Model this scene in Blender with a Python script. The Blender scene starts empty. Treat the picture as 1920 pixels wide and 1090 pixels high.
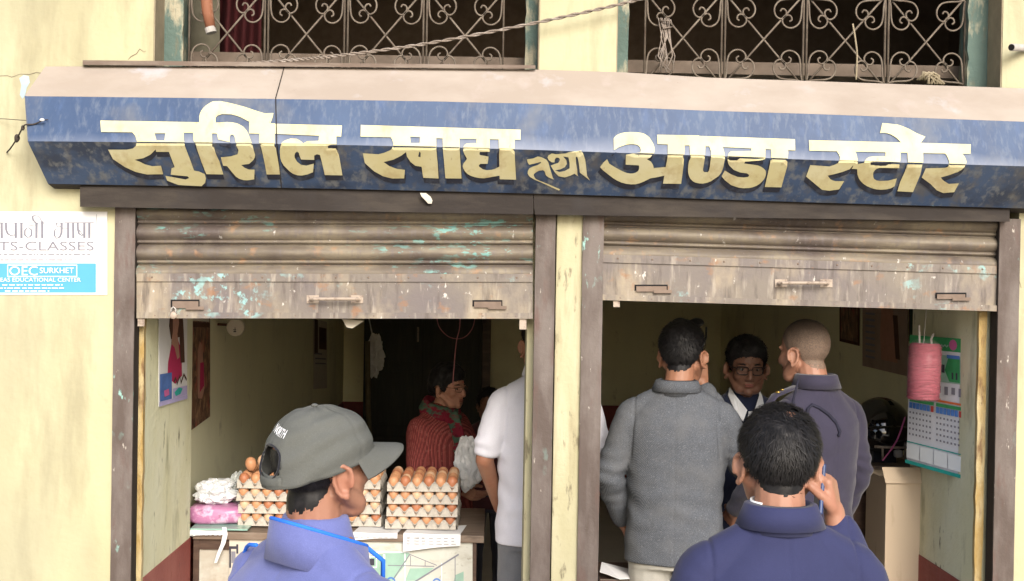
import bpy, bmesh, math, random
import numpy as np
from mathutils import Vector, Matrix, noise
from mathutils.bvhtree import BVHTree
from mathutils.geometry import delaunay_2d_cdt
random.seed(7)
R = math.radians
scene = bpy.context.scene
C = scene.collection
# ---------------------------------------------------------------- camera, sky, sun
CAMD, CAMH, F = 4.2, 1.95, 2300.0
cam = bpy.data.cameras.new('camera'); camo = bpy.data.objects.new('camera', cam); C.objects.link(camo)
Yc = Vector((-32 / F, 23 / F, -1)).normalized()
Zc = Vector((0.0163, 1, 0)); Zc = (Zc - Yc * Zc.dot(Yc)).normalized()
Xc = Yc.cross(Zc)
Mw2c = Matrix((Xc, Yc, Zc)).transposed()           # columns are world axes seen from the camera
Mc2w = Mw2c.transposed()
CAM = Vector((0, -CAMD, CAMH))
camo.matrix_world = Matrix.Translation(CAM) @ Mc2w.to_4x4()
cam.sensor_width = 36; cam.lens = F / 1920 * 36; cam.clip_start = 0.05; cam.clip_end = 2000
scene.camera = camo
w = bpy.data.worlds.new('World'); scene.world = w; w.use_nodes = True
nt = w.node_tree; bg = nt.nodes['Background']
sky = nt.nodes.new('ShaderNodeTexSky'); sky.sky_type = 'NISHITA'; sky.sun_disc = False
sky.sun_elevation = R(29); sky.sun_rotation = R(168); sky.dust_density = 3.0; sky.air_density = 1.0
nt.links.new(sky.outputs[0], bg.inputs[0]); bg.inputs[1].default_value = 0.14
sun = bpy.data.lights.new('sun', 'SUN'); sun.energy = 2.0; sun.angle = R(28); sun.color = (1, .965, .90)
suno = bpy.data.objects.new('sun', sun); C.objects.link(suno)
suno.rotation_euler = Vector((-0.20, 0.85, -0.48)).to_track_quat('-Z', 'Y').to_euler()
scene.view_settings.view_transform = 'Standard'; scene.view_settings.look = 'None'
scene.view_settings.exposure = 0.92; scene.view_settings.gamma = 1
scene.render.engine = 'CYCLES'
scene.cycles.use_denoising = True
scene.cycles.max_bounces = 10; scene.cycles.diffuse_bounces = 6

def ray(px, py):
    return (Mc2w @ Vector(((px - 960) / F, (545 - py) / F, -1)))
def P(px, py, y=0.0):
    d = ray(px, py); t = (y - CAM.y) / d.y
    return CAM + d * t
def PX(px, py, X):
    d = ray(px, py); t = (X - CAM.x) / d.x
    return CAM + d * t

# ---------------------------------------------------------------- mesh helpers
class MB:
    def __init__(s): s.v = []; s.f = []
    def add(s, vs, fs):
        o = len(s.v); s.v += [tuple(v) for v in vs]; s.f += [tuple(i + o for i in f) for f in fs]; return s
    def box(s, a, b):
        x0, y0, z0 = a; x1, y1, z1 = b
        v = [(x0,y0,z0),(x1,y0,z0),(x1,y1,z0),(x0,y1,z0),(x0,y0,z1),(x1,y0,z1),(x1,y1,z1),(x0,y1,z1)]
        return s.add(v, [(0,3,2,1),(4,5,6,7),(0,1,5,4),(1,2,6,5),(2,3,7,6),(3,0,4,7)])
    def hexa(s, front, back):     # two quads of four points
        return s.add(list(front) + list(back), [(0,1,2,3),(7,6,5,4),(0,4,5,1),(1,5,6,2),(2,6,7,3),(3,7,4,0)])
    def sweep(s, pts, rads, n=8, up=None, flat=1.0):
        pts = [Vector(p) for p in pts]
        if not hasattr(rads, '__len__'): rads = [rads] * len(pts)
        rings = []; prev = None
        for i, p in enumerate(pts):
            d = (pts[min(i + 1, len(pts) - 1)] - pts[max(i - 1, 0)])
            d = d.normalized() if d.length > 1e-9 else Vector((0, 0, 1))
            ref = prev if prev is not None else (Vector(up) if up else (Vector((0, 0, 1)) if abs(d.z) < .9 else Vector((1, 0, 0))))
            a = ref - d * ref.dot(d)
            if a.length < 1e-6: a = Vector((0, 1, 0)).cross(d)
            a.normalize(); prev = a; b = d.cross(a)
            rings.append([p + a * (rads[i] * math.cos(2*math.pi*k/n)) + b * (rads[i] * flat * math.sin(2*math.pi*k/n)) for k in range(n)])
        v = [q for r in rings for q in r]; f = []
        for i in range(len(rings) - 1):
            for k in range(n):
                f.append((i*n+k, i*n+(k+1) % n, (i+1)*n+(k+1) % n, (i+1)*n+k))
        f.append(tuple(range(n - 1, -1, -1))); f.append(tuple((len(rings)-1)*n + k for k in range(n)))
        return s.add(v, f)
    def capsule(s, p0, p1, r0, r1, n=14):
        p0 = Vector(p0); p1 = Vector(p1); d = p1 - p0
        if d.length < 1e-6: d = Vector((0, 0, 1e-4)); p1 = p0 + d
        u = d.normalized(); pts = []; rr = []
        for t in (-.99, -.85, -.55, 0): pts.append(p0 + u * r0 * t); rr.append(r0 * math.sqrt(1 - t * t))
        for t in (0, .55, .85, .99): pts.append(p1 + u * r1 * t); rr.append(r1 * math.sqrt(1 - t * t))
        return s.sweep(pts, rr, n)
    def ell(s, c, r, m=None, nu=20, nv=12):
        c = Vector(c); v = []; f = []
        for j in range(1, nv):
            a = math.pi * j / nv
            for k in range(nu):
                b = 2 * math.pi * k / nu
                q = Vector((r[0]*math.sin(a)*math.cos(b), r[1]*math.sin(a)*math.sin(b), r[2]*math.cos(a)))
                v.append(c + (m @ q if m else q))
        top = len(v); q = Vector((0, 0, r[2])); v.append(c + (m @ q if m else q)); v.append(c - (m @ q if m else q))
        for j in range(nv - 2):
            for k in range(nu):
                f.append((j*nu+k, (j+1)*nu+k, (j+1)*nu+(k+1) % nu, j*nu+(k+1) % nu))
        for k in range(nu):
            f.append((top, k, (k+1) % nu)); f.append((top+1, (nv-2)*nu+(k+1) % nu, (nv-2)*nu+k))
        return s.add(v, f)
    def loft(s, rings, n=28, ex=2.4):
        # rings: (cx, cy, z, rx, ry)
        v = []; f = []
        for (cx, cy, z, rx, ry) in rings:
            for k in range(n):
                a = 2 * math.pi * k / n; c_, s_ = math.cos(a), math.sin(a)
                v.append((cx + rx * math.copysign(abs(c_) ** (2 / ex), c_), cy + ry * math.copysign(abs(s_) ** (2 / ex), s_), z))
        m = len(rings)
        for i in range(m - 1):
            for k in range(n): f.append((i*n+k, i*n+(k+1) % n, (i+1)*n+(k+1) % n, (i+1)*n+k))
        f.append(tuple(range(n - 1, -1, -1))); f.append(tuple((m-1)*n+k for k in range(n)))
        return s.add(v, f)
    def xform(s, fn):
        s.v = [tuple(fn(Vector(v))) for v in s.v]; return s
    def merge(s, o): return s.add(o.v, o.f)
    def mesh(s, name):
        me = bpy.data.meshes.new(name); me.from_pydata(s.v, [], s.f); me.update(); return me
    def build(s, name, m, parent=None, smooth=False, bevel=0, recalc=True):
        me = s.mesh(name)
        if recalc or bevel:
            bm = bmesh.new(); bm.from_mesh(me)
            if recalc: bmesh.ops.recalc_face_normals(bm, faces=bm.faces[:])
            if bevel:
                bmesh.ops.bevel(bm, geom=[e for e in bm.edges if len(e.link_faces) == 2 and e.calc_face_angle(0) > .6], offset=bevel, segments=2, affect='EDGES', profile=.6)
            bm.to_mesh(me); bm.free()
        return link(name, me, m, parent, smooth)

def link(name, me, m, parent=None, smooth=False):
    me.materials.clear(); me.materials.append(m)
    if smooth: me.polygons.foreach_set('use_smooth', [True] * len(me.polygons))
    o = bpy.data.objects.new(name, me); C.objects.link(o)
    if parent: o.parent = parent
    return o
def tag(o, label, cat=None, group=None, kind=None):
    o['label'] = label
    if cat: o['category'] = cat
    if group: o['group'] = group
    if kind: o['kind'] = kind
    return o
def thing(name, label, cat, loc=(0, 0, 0), rz=0, group=None):
    o = bpy.data.objects.new(name, None); C.objects.link(o); o.empty_display_size = .1
    o.location = loc; o.rotation_euler = (0, 0, rz)
    return tag(o, label, cat, group)
def struct(o): o['kind'] = 'structure'; return o

def remesh(mb, voxel, smooth=3, factor=.5):
    me = mb.mesh('tmp'); o = bpy.data.objects.new('tmp', me); C.objects.link(o)
    m = o.modifiers.new('r', 'REMESH'); m.mode = 'VOXEL'; m.voxel_size = voxel
    if smooth:
        q = o.modifiers.new('s', 'SMOOTH'); q.factor = factor; q.iterations = smooth
    dg = bpy.context.evaluated_depsgraph_get()
    out = bpy.data.meshes.new_from_object(o.evaluated_get(dg))
    bpy.data.objects.remove(o); bpy.data.meshes.remove(me)
    return out
def displace(me, fn):
    n = len(me.vertices); co = np.empty(n * 3); me.vertices.foreach_get('co', co)
    no = np.empty(n * 3); me.vertex_normals.foreach_get('vector', no)
    co = co.reshape(-1, 3); no = no.reshape(-1, 3)
    for i in range(n):
        co[i] += no[i] * fn(Vector(co[i]), Vector(no[i]))
    me.vertices.foreach_set('co', co.ravel()); me.update()
def nz(p, s, off=0):
    return noise.noise(Vector((p[0]*s[0]+off, p[1]*s[1]+off*1.7, p[2]*s[2]-off)))

# ---------------------------------------------------------------- materials
def mat(name, col, rough=.8, spec=.3, layers=(), bump=(), metal=0, sheen=0, alpha=None, trans=0, coat=0):
    m = bpy.data.materials.new(name); m.use_nodes = True; t = m.node_tree; b = t.nodes['Principled BSDF']
    L = t.links.new
    tc = t.nodes.new('ShaderNodeTexCoord')
    def tex(kind, sc, detail=5, rough_=.6):
        mp = t.nodes.new('ShaderNodeMapping'); L(tc.outputs['Object'], mp.inputs[0])
        if not hasattr(sc, '__len__'): sc = (sc, sc, sc)
        mp.inputs['Scale'].default_value = sc
        off = random.random() * 20
        mp.inputs['Location'].default_value = (off, off * .7, off * 1.3)
        if kind == 'noise':
            n = t.nodes.new('ShaderNodeTexNoise'); n.inputs['Scale'].default_value = 1; n.inputs['Detail'].default_value = detail
            n.inputs['Roughness'].default_value = rough_; L(mp.outputs[0], n.inputs['Vector']); return n.outputs[0]
        if kind == 'voronoi':
            n = t.nodes.new('ShaderNodeTexVoronoi'); n.inputs['Scale'].default_value = 1; L(mp.outputs[0], n.inputs['Vector']); return n.outputs[0]
        if kind in ('wavex', 'wavey', 'wavez', 'waved'):
            n = t.nodes.new('ShaderNodeTexWave'); n.inputs['Scale'].default_value = 1
            n.bands_direction = {'wavex': 'X', 'wavey': 'Y', 'wavez': 'Z', 'waved': 'DIAGONAL'}[kind]
            n.inputs['Distortion'].default_value = 1.0; n.inputs['Detail'].default_value = 1
            L(mp.outputs[0], n.inputs['Vector']); return n.outputs[1]
        if kind == 'gradz':
            sx = t.nodes.new('ShaderNodeSeparateXYZ'); L(tc.outputs['Object'], sx.inputs[0]); return sx.outputs[2]
    def mix(a, bcol, fac):
        n = t.nodes.new('ShaderNodeMix'); n.data_type = 'RGBA'
        if isinstance(a, tuple): n.inputs[6].default_value = (*a[:3], 1)
        else: L(a, n.inputs[6])
        n.inputs[7].default_value = (*bcol[:3], 1); L(fac, n.inputs[0]); return n.outputs[2]
    def ramp(x, lo, hi, s):
        n = t.nodes.new('ShaderNodeMapRange'); n.inputs[1].default_value = lo; n.inputs[2].default_value = hi
        n.inputs[3].default_value = 0; n.inputs[4].default_value = s; L(x, n.inputs[0]); return n.outputs[0]
    cur = tuple(col)
    for ly in layers:
        kind, c, sc, lo, hi, s = ly[:6]
        x = ramp(tex(kind, sc, *(ly[7:8] or (5,))), lo, hi, s)
        if len(ly) > 6 and ly[6]:      # second mask
            k2, sc2, lo2, hi2 = ly[6]
            y = ramp(tex(k2, sc2), lo2, hi2, 1.0)
            mm = t.nodes.new('ShaderNodeMath'); mm.operation = 'MULTIPLY'; L(x, mm.inputs[0]); L(y, mm.inputs[1]); x = mm.outputs[0]
        cur = mix(cur, c, x)
    if isinstance(cur, tuple): b.inputs['Base Color'].default_value = (*cur[:3], 1)
    else: L(cur, b.inputs['Base Color'])
    b.inputs['Roughness'].default_value = rough; b.inputs['Specular IOR Level'].default_value = spec
    b.inputs['Metallic'].default_value = metal
    if coat: b.inputs['Coat Weight'].default_value = coat
    if sheen: b.inputs['Sheen Weight'].default_value = sheen
    if trans: b.inputs['Transmission Weight'].default_value = trans
    if alpha is not None: b.inputs['Alpha'].default_value = alpha
    prev = None
    for (kind, sc, strength, dist) in bump:
        bn = t.nodes.new('ShaderNodeBump'); bn.inputs['Strength'].default_value = strength; bn.inputs['Distance'].default_value = dist
        L(tex(kind, sc), bn.inputs['Height'])
        if prev: L(prev, bn.inputs['Normal'])
        prev = bn.outputs[0]
    if prev: L(prev, b.inputs['Normal'])
    return m
def wear(m, attr, c, lo, hi, s_, sc):
    t = m.node_tree; b = t.nodes['Principled BSDF']; L = t.links.new; src = b.inputs['Base Color'].links[0].from_socket
    a = t.nodes.new('ShaderNodeAttribute'); a.attribute_name = attr; tc = t.nodes.new('ShaderNodeTexCoord'); mp = t.nodes.new('ShaderNodeMapping'); mp.inputs['Scale'].default_value = sc; L(tc.outputs['Object'], mp.inputs[0])
    n = t.nodes.new('ShaderNodeTexNoise'); n.inputs['Scale'].default_value = 1; n.inputs['Detail'].default_value = 5; L(mp.outputs[0], n.inputs['Vector'])
    ad = t.nodes.new('ShaderNodeMath'); ad.operation = 'ADD'; L(a.outputs['Fac'], ad.inputs[0]); L(n.outputs[0], ad.inputs[1])
    mr = t.nodes.new('ShaderNodeMapRange'); mr.inputs[1].default_value = lo; mr.inputs[2].default_value = hi; mr.inputs[4].default_value = s_; L(ad.outputs[0], mr.inputs[0])
    mx = t.nodes.new('ShaderNodeMix'); mx.data_type = 'RGBA'; L(src, mx.inputs[6]); mx.inputs[7].default_value = (*c, 1); L(mr.outputs[0], mx.inputs[0]); L(mx.outputs[2], b.inputs['Base Color'])
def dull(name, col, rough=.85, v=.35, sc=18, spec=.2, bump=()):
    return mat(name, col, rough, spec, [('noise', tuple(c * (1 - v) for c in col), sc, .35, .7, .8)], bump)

m_wall = mat('cream_paint', (.42, .395, .25), .85, .2, [
    ('noise', (.27, .25, .16), (2.2, 2.2, .5), .50, .68, .65),
    ('noise', (.30, .26, .19), (50, 50, 30), .68, .73, .6, ('noise', (3, 3, 2), .48, .6)),
    ('noise', (.45, .43, .295), (1.1, 1.1, .7), .4, .65, .8),
    ('noise', (.24, .215, .14), (6, 6, 1.3), .53, .68, .65),
    ('noise', (.36, .30, .20), (14, 14, 6), .66, .76, .5),
    ('noise', (.32, .305, .215), (.9, .9, .6), .48, .64, .6)],
    [('noise', 30, .25, .01), ('noise', 4, .2, .02)])
m_pillar = mat('pillar_cream', (.37, .345, .22), .85, .2, [
    ('noise', (.47, .44, .315), (6, 6, 1.5), .4, .65, .8),
    ('noise', (.13, .11, .075), (34, 34, 9), .58, .66, .8),
    ('noise', (.24, .20, .12), (14, 14, 1.6), .52, .68, .7)], [('noise', 40, .3, .01)])
m_inner = mat('inner_wall_paint', (.74, .72, .50), .8, .25, [
    ('noise', (.66, .65, .46), (3, 3, 1.5), .4, .7, .8),
    ('noise', (.2, .18, .12), (9, 9, 6), .62, .76, .6),
    ('noise', (.36, .33, .22), (1.6, 1.6, 1.3), .56, .75, .6)], [('noise', 25, .25, .01)])
m_return = mat('reveal_wall_paint', (.60, .59, .40), .8, .25, [
    ('noise', (.66, .66, .50), (5, 5, 3), .4, .65, .8),
    ('noise', (.26, .26, .17), (11, 11, 3.5), .56, .72, .7),
    ('noise', (.1, .09, .06), (30, 30, 9), .64, .7, .85)], [('noise', 35, .35, .01)])
m_dado = mat('maroon_dado', (.22, .045, .04), .6, .3, [('noise', (.3, .09, .075), (5, 5, 3), .4, .7, .8), ('noise', (.1, .03, .03), 20, .6, .75, .6)], [('noise', 35, .3, .01)])
m_jamb = mat('rusty_channel', (.080, .060, .052), .65, .35, [
    ('noise', (.145, .122, .112), (10, 10, 3), .42, .62, .9),
    ('noise', (.10, .055, .045), (18, 18, 4), .55, .7, .8),
    ('noise', (.26, .48, .44), (24, 24, 9), .58, .62, .9, ('noise', (2.2, 2.2, 1.6), .5, .60)),
    ('noise', (.6, .56, .5), (40, 40, 14), .66, .72, .7)], [('noise', 60, .3, .006)])
m_jambdark = dull('dark_channel_inside', (.035, .028, .024))
m_ochre = mat('ochre_jamb', (.34, .23, .08), .6, .4, [('noise', (.44, .36, .20), (20, 20, 5), .45, .6, .9), ('noise', (.16, .09, .04), (26, 26, 6), .57, .67, .9)], [('noise', 50, .5, .01)])
def shutter_metal(nm, lo2, hi2): return mat(nm, (.125, .102, .078), .6, .4, [
    ('noise', (.225, .192, .14), (3, 3, 26), .42, .62, .8),
    ('noise', (.072, .055, .052), (3.5, 3.5, 5), .46, .64, .9),
    ('noise', (.125, .108, .108), (60, 60, 5), .52, .66, .55),
    ('noise', (.30, .17, .09), (16, 16, 14), .6, .7, .6),
    ('noise', (.15, .34, .32), (20, 20, 46), .525, .57, .85, ('noise', (1.7, 1.7, 9), lo2, hi2)),
    ('noise', (.5, .48, .45), (42, 42, 20), .67, .72, .7)], [('noise', 70, .25, .004)])
m_shut = shutter_metal('rusty_shutter_flaked', .53, .60)
m_shut_r = shutter_metal('rusty_shutter_brown', .62, .68)
m_rail = mat('rusty_bottom_rail', (.16, .138, .118), .6, .4, [
    ('noise', (.125, .106, .108), (4, 4, 5), .42, .65, .9),
    ('noise', (.30, .25, .18), (8, 8, 4), .48, .66, .8),
    ('noise', (.075, .058, .052), (30, 30, 5), .54, .68, .7),
    ('noise', (.36, .32, .27), (44, 44, 6), .56, .70, .6),
    ('noise', (.24, .12, .06), (14, 14, 18), .6, .7, .7),
    ('noise', (.24, .46, .47), (26, 26, 26), .53, .59, .8, ('noise', (2.9, 2.9, 3), .56, .64)),
    ('noise', (.6, .57, .53), (48, 48, 26), .67, .72, .7)], [('noise', 70, .25, .004)])
m_slot = dull('slot_metal', (.20, .15, .12)); m_black = dull('black_gap', (.012, .011, .012))
m_handle = mat('worn_handle_steel', (.33, .27, .22), .5, .5, [('noise', (.13, .09, .07), 60, .5, .66, .8)])
BL = (.026, .055, .128)
m_blue_u = mat('sign_blue_upper', BL, .5, .4, [
    ('noise', (.042, .080, .165), (3, 3, 2), .45, .65, .8),
    ('noise', (.045, .085, .19), (26, 26, 4), .55, .68, .6),
    ('noise', (.13, .16, .215), (60, 60, 3), .50, .72, .5),
    ('noise', (.13, .135, .145), (5, 5, 3), .55, .72, .6)], [('noise', 40, .15, .004)])
m_blue_l = mat('sign_blue_lower', (.040, .068, .135), .5, .4, [
    ('noise', (.016, .022, .042), (4, 4, 6), .46, .62, .8),
    ('noise', (.16, .165, .165), (34, 34, 5), .50, .66, .7),
    ('noise', (.085, .08, .075), (15, 15, 3.5), .52, .68, .7),
    ('noise', (.2, .42, .5), (50, 50, 50), .73, .75, .7)], [('noise', 40, .15, .004)])
wear(m_blue_u, 'wear', (.24, .265, .33), 1.2, 1.7, .8, (2.2, 2.2, 2.2))
m_signtop = mat('faded_pink_top', (.315, .27, .235), .8, .2, [
    ('noise', (.385, .34, .305), (3, 3, 6), .4, .65, .8), ('noise', (.42, .36, .35), (8, 8, 5), .6, .75, .5),
    ('noise', (.42, .42, .46), (6, 6, 6), .6, .72, .6), ('noise', (.25, .2, .18), (24, 24, 24), .7, .76, .6)], [('noise', 30, .15, .006)])
m_let = mat('letter_yellow', (.52, .49, .29), .6, .3, [
    ('noise', (.62, .60, .40), (7, 7, 7), .4, .62, .7), ('noise', (.44, .31, .12), (16, 16, 6), .55, .72, .5), ('noise', (.28, .2, .1), (40, 40, 12), .66, .74, .6)])
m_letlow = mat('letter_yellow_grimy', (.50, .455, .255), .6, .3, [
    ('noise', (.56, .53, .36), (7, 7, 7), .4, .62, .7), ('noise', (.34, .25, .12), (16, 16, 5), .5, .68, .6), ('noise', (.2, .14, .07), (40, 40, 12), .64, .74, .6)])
m_shadowpaint = mat('letter_outline_navy', (.018, .02, .032), .6, .3, [('noise', (.06, .07, .1), (30, 30, 6), .5, .7, .7)])
m_header = mat('shutter_box_metal', (.024, .019, .017), .75, .25, [('noise', (.050, .041, .034), (4, 4, 18), .45, .65, .8), ('noise', (.03, .026, .026), (9, 9, 6), .5, .7, .7)], [('noise', 50, .2, .005)])
m_frame = mat('flaking_green_frame', (.085, .13, .115), .75, .3, [('noise', (.36, .33, .24), (14, 14, 5), .5, .6, .9), ('noise', (.16, .13, .08), (22, 22, 6), .56, .68, .8)], [('noise', 40, .5, .01)])
m_reveal = dull('grey_reveal', (.30, .255, .18), v=.3)
m_grille = mat('dusty_iron', (.125, .102, .082), .75, .25, [('noise', (.19, .16, .13), 26, .45, .62, .8), ('noise', (.11, .075, .06), 40, .56, .7, .7)])
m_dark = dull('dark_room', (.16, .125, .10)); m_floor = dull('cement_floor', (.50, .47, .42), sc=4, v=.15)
m_ground = mat('dusty_street', (.42, .38, .32), .95, .1, [('noise', (.34, .31, .26), 1.3, .4, .65, .8), ('noise', (.36, .33, .28), 9, .5, .7, .6)], [('noise', 40, .4, .02)])
m_wood = mat('dark_wood', (.060, .034, .024), .5, .4, [('noise', (.12, .075, .05), (5, 40, 40), .45, .7, .7)], [('noise', (8, 60, 60), .2, .004)])
m_woodtop = mat('worn_wood_top', (.16, .115, .085), .55, .4, [('noise', (.24, .19, .15), (6, 30, 30), .45, .7, .8), ('noise', (.06, .04, .03), (9, 30, 30), .58, .72, .7)])
m_door = mat('old_dark_door', (.020, .022, .019), .6, .3, [('noise', (.035, .032, .026), (30, 30, 4), .45, .65, .8)])
m_batten = mat('grey_batten', (.145, .11, .09), .8, .2, [('noise', (.24, .2, .17), (6, 30, 30), .45, .65, .8)])
m_white = dull('white_paper', (.66, .66, .67), v=.06); m_paperwarm = dull('warm_paper', (.52, .48, .41), v=.15, sc=6)
m_news = dull('pale_newsprint', (.42, .42, .44)); m_ink = dull('grey_ink', (.20, .20, .24), v=.2); m_inkdark = dull('dark_ink', (.05, .05, .07)); m_pblue = dull('poster_blue', (.09, .33, .64), v=.15, sc=3)
m_pwhite = dull('print_white', (.70, .74, .77), v=.05)
m_card = mat('cardboard', (.52, .42, .31), .85, .15, [('noise', (.52, .42, .31), (6, 6, 2), .4, .65, .8), ('noise', (.34, .25, .17), (20, 20, 6), .6, .75, .5)])
m_bag = mat('thin_white_plastic', (.62, .64, .66), .3, .5, [('noise', (.8, .8, .82), 20, .5, .65, .7)], trans=.0)
m_pinkpack = mat('pink_packet', (.42, .17, .32), .3, .5, [('noise', (.66, .45, .60), (30, 12, 30), .5, .62, .8), ('noise', (.2, .06, .14), 25, .58, .7, .7)])
m_tray = mat('egg_tray_pulp', (.43, .40, .355), .95, .1, [('noise', (.34, .31, .27), 60, .45, .65, .7)], [('noise', 260, .35, .003)])
m_eggs = [mat('egg_shell_' + n, c, .45, .4, [('noise', tuple(x * .9 for x in c), 60, .45, .65, .6)]) for n, c in (('tan', (.50, .25, .13)), ('brown', (.38, .15, .075)), ('cream', (.60, .40, .26)))]
def skin(n, c): return mat(n, c, .5, .35, [('noise', (c[0]*.82, c[1]*.72, c[2]*.68), 22, .42, .66, .7), ('noise', (c[0]*1.1, c[1]*.85, c[2]*.8), 9, .52, .7, .5)], [('noise', 240, .15, .002)])
m_skinA = skin('skin_warm', (.30, .155, .105)); m_skinB = skin('skin_tan', (.29, .145, .098)); m_skinC = skin('skin_brown', (.17, .086, .058)); m_skinD = skin('skin_medium', (.28, .138, .086))
m_hair = mat('black_hair', (.007, .0066, .0075), .55, .25, [('noise', (.018, .0165, .018), 60, .45, .65, .7)])
m_hairgrey = mat('grizzled_hair', (.02, .018, .018), .5, .4, [('noise', (.1, .09, .085), 130, .55, .68, .7)])
def cloth(n, c, v=.25, fine=420, rough=.85, sheen=.15, bs=.35): return mat(n, c, rough, .2, [('noise', tuple(x * (1 - v) for x in c), 7, .38, .66, .8), ('noise', tuple(min(1, x * 1.35 + .004) for x in c), fine, .48, .7, .4)], [('noise', fine, bs, .002), ('noise', 16, .15, .01)], sheen=sheen)
m_bluejacket = cloth('periwinkle_jacket', (.115, .135, .335), .2, 500); m_piping = dull('bright_blue_piping', (.03, .17, .75), v=.3)
m_navyinner = cloth('black_inner', (.012, .013, .02))
m_suit = cloth('navy_suit_wool', (.026, .030, .083), .16, 700, sheen=.08, bs=.12); m_suitdark = cloth('dark_navy_suit', (.018, .024, .055), .2, 600)
m_uniform = cloth('violet_blue_uniform', (.031, .028, .050), .25, 600); m_strap = dull('dark_strap', (.02, .02, .035))
m_tweed = mat('grey_tweed', (.066, .073, .088), .95, .1, [('waved', (.125, .136, .155), (120, 120, 80), .35, .75, .7), ('noise', (.06, .062, .068), 300, .5, .6, .85), ('noise', (.21, .222, .245), 240, .58, .68, .6), ('noise', (.11, .113, .12), 9, .45, .65, .5)], [('noise', 300, .25, .002), ('noise', 14, .2, .012)])
m_polo = cloth('white_polo_cotton', (.58, .58, .65), .06, 500); m_shirt = cloth('white_shirt_cotton', (.78, .80, .84), .05)
m_knit = mat('red_ribbed_knit', (.30, .075, .068), .95, .1, [('wavey', (.12, .028, .028), (1, 30, 1), .35, .75, .85), ('wavex', (.15, .03, .03), (30, 1, 1), .5, .8, .5), ('noise', (.38, .15, .13), 60, .55, .7, .5)], [('wavey', (1, 30, 1), .5, .006)])
m_scarf = mat('red_scarf', (.16, .016, .03), .9, .1, [('noise', (.05, .11, .075), (10, 10, 26), .50, .56, .95), ('noise', (.06, .01, .02), 40, .56, .66, .7)], [('noise', 120, .4, .004)])
m_pants_grey = cloth('grey_trousers', (.14, .145, .16)); m_pants_dark = cloth('dark_trousers', (.03, .032, .05)); m_pants_pale = cloth('pale_jeans', (.35, .34, .31), .3)
m_cap = mat('grey_olive_cap_cotton', (.092, .096, .089), .9, .15, [('noise', (.10, .104, .10), 14, .42, .64, .7), ('noise', (.135, .14, .138), 500, .5, .7, .4)], [('noise', 420, .3, .002), ('noise', (24, 24, 40), .3, .008)])
m_thread = dull('white_thread', (.85, .86, .9), v=.05); m_shoe = dull('black_shoe', (.02, .02, .02))
m_glassfr = dull('black_spectacle', (.012, .012, .013), .35); m_lens = mat('lens', (.1, .1, .1), .3, .1, alpha=.06)
m_gold = mat('gold', (.8, .55, .15), .3, .5, metal=1.0); m_phone = dull('blue_black_phone', (.02, .04, .12), .3)
m_eye = dull('eye_white', (.15, .125, .11), .25, v=.05); m_iris = dull('dark_iris', (.015, .01, .008), .15); m_lip = dull('lip', (.22, .075, .06), .5)
m_spool = mat('pink_twine', (.30, .045, .075), .55, .3, [('wavez', (.22, .03, .05), (1, 1, 60), .4, .75, .8), ('noise', (.40, .10, .14), (8, 8, 40), .55, .7, .6)], [('wavez', (1, 1, 60), .6, .004), ('noise', (10, 10, 60), .4, .006)])
m_helmet = mat('black_helmet_shell', (.006, .006, .007), .08, .6, coat=1.0); m_green = dull('print_green', (.05, .30, .11)); m_teal = dull('print_teal', (.03, .36, .32)); m_red = dull('print_red', (.5, .07, .06)); m_skyblue = dull('print_sky', (.09, .22, .58)); m_pinkp = dull('print_pink', (.5, .12, .3))
m_wire = mat('grey_cable', (.20, .165, .14), .7, .3, [('noise', (.32, .28, .25), (30, 30, 30), .5, .65, .8)]); m_wired = dull('dark_wire', (.06, .05, .045)); m_pinkwire = dull('pink_wire', (.30, .12, .13))
m_pvc = dull('grey_pvc', (.42, .40, .38)); m_rustpipe = mat('rust_pipe', (.22, .09, .05), .7, .3, [('noise', (.34, .2, .14), 30, .5, .65, .8)])
m_maroon = dull('maroon_cloth', (.055, .010, .012)); m_palegreen = dull('pale_green_print', (.30, .46, .38), v=.35, sc=9); m_stain = mat('stained_paper', (.42, .40, .345), .85, .1, [('noise', (.36, .32, .26), (6, 6, 14), .48, .66, .8), ('noise', (.66, .66, .6), 9, .5, .7, .6), ('noise', (.2, .17, .13), 26, .62, .72, .7)])

# ---------------------------------------------------------------- 2-D polygons to surfaces
def inside(pt, poly):
    x, y = pt; c = False; j = len(poly) - 1
    for i in range(len(poly)):
        xi, yi = poly[i]; xj, yj = poly[j]
        if (yi > y) != (yj > y) and x < (xj - xi) * (y - yi) / (yj - yi) + xi: c = not c
        j = i
    return c
def smooth_poly(p, it=1):
    return p
def triang(solids, holes=(), cuts=(), grid=0):
    vs = []; es = []
    for poly in list(solids) + list(holes):
        o = len(vs); vs += [Vector(q) for q in poly]; es += [(o + i, o + (i + 1) % len(poly)) for i in range(len(poly))]
    for ln in cuts:
        o = len(vs); vs += [Vector(q) for q in ln]; es += [(o + i, o + i + 1) for i in range(len(ln) - 1)]
    if grid:
        xs = [v[0] for s in solids for v in s]; ys = [v[1] for s in solids for v in s]
        gx = min(xs) + .37
        while gx < max(xs):
            gy = min(ys) + .41
            while gy < max(ys):
                if any(inside((gx, gy), s) for s in solids): vs.append(Vector((gx, gy)))
                gy += grid
            gx += grid
    ov, oe, of, *_ = delaunay_2d_cdt(vs, es, [], 0, 1e-4)
    tris = []
    for f in of:
        cx = sum(ov[i][0] for i in f) / len(f); cy = sum(ov[i][1] for i in f) / len(f)
        if any(inside((cx, cy), s) for s in solids) and not any(inside((cx, cy), h) for h in holes): tris.append(tuple(f))
    return [tuple(v) for v in ov], tris
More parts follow.
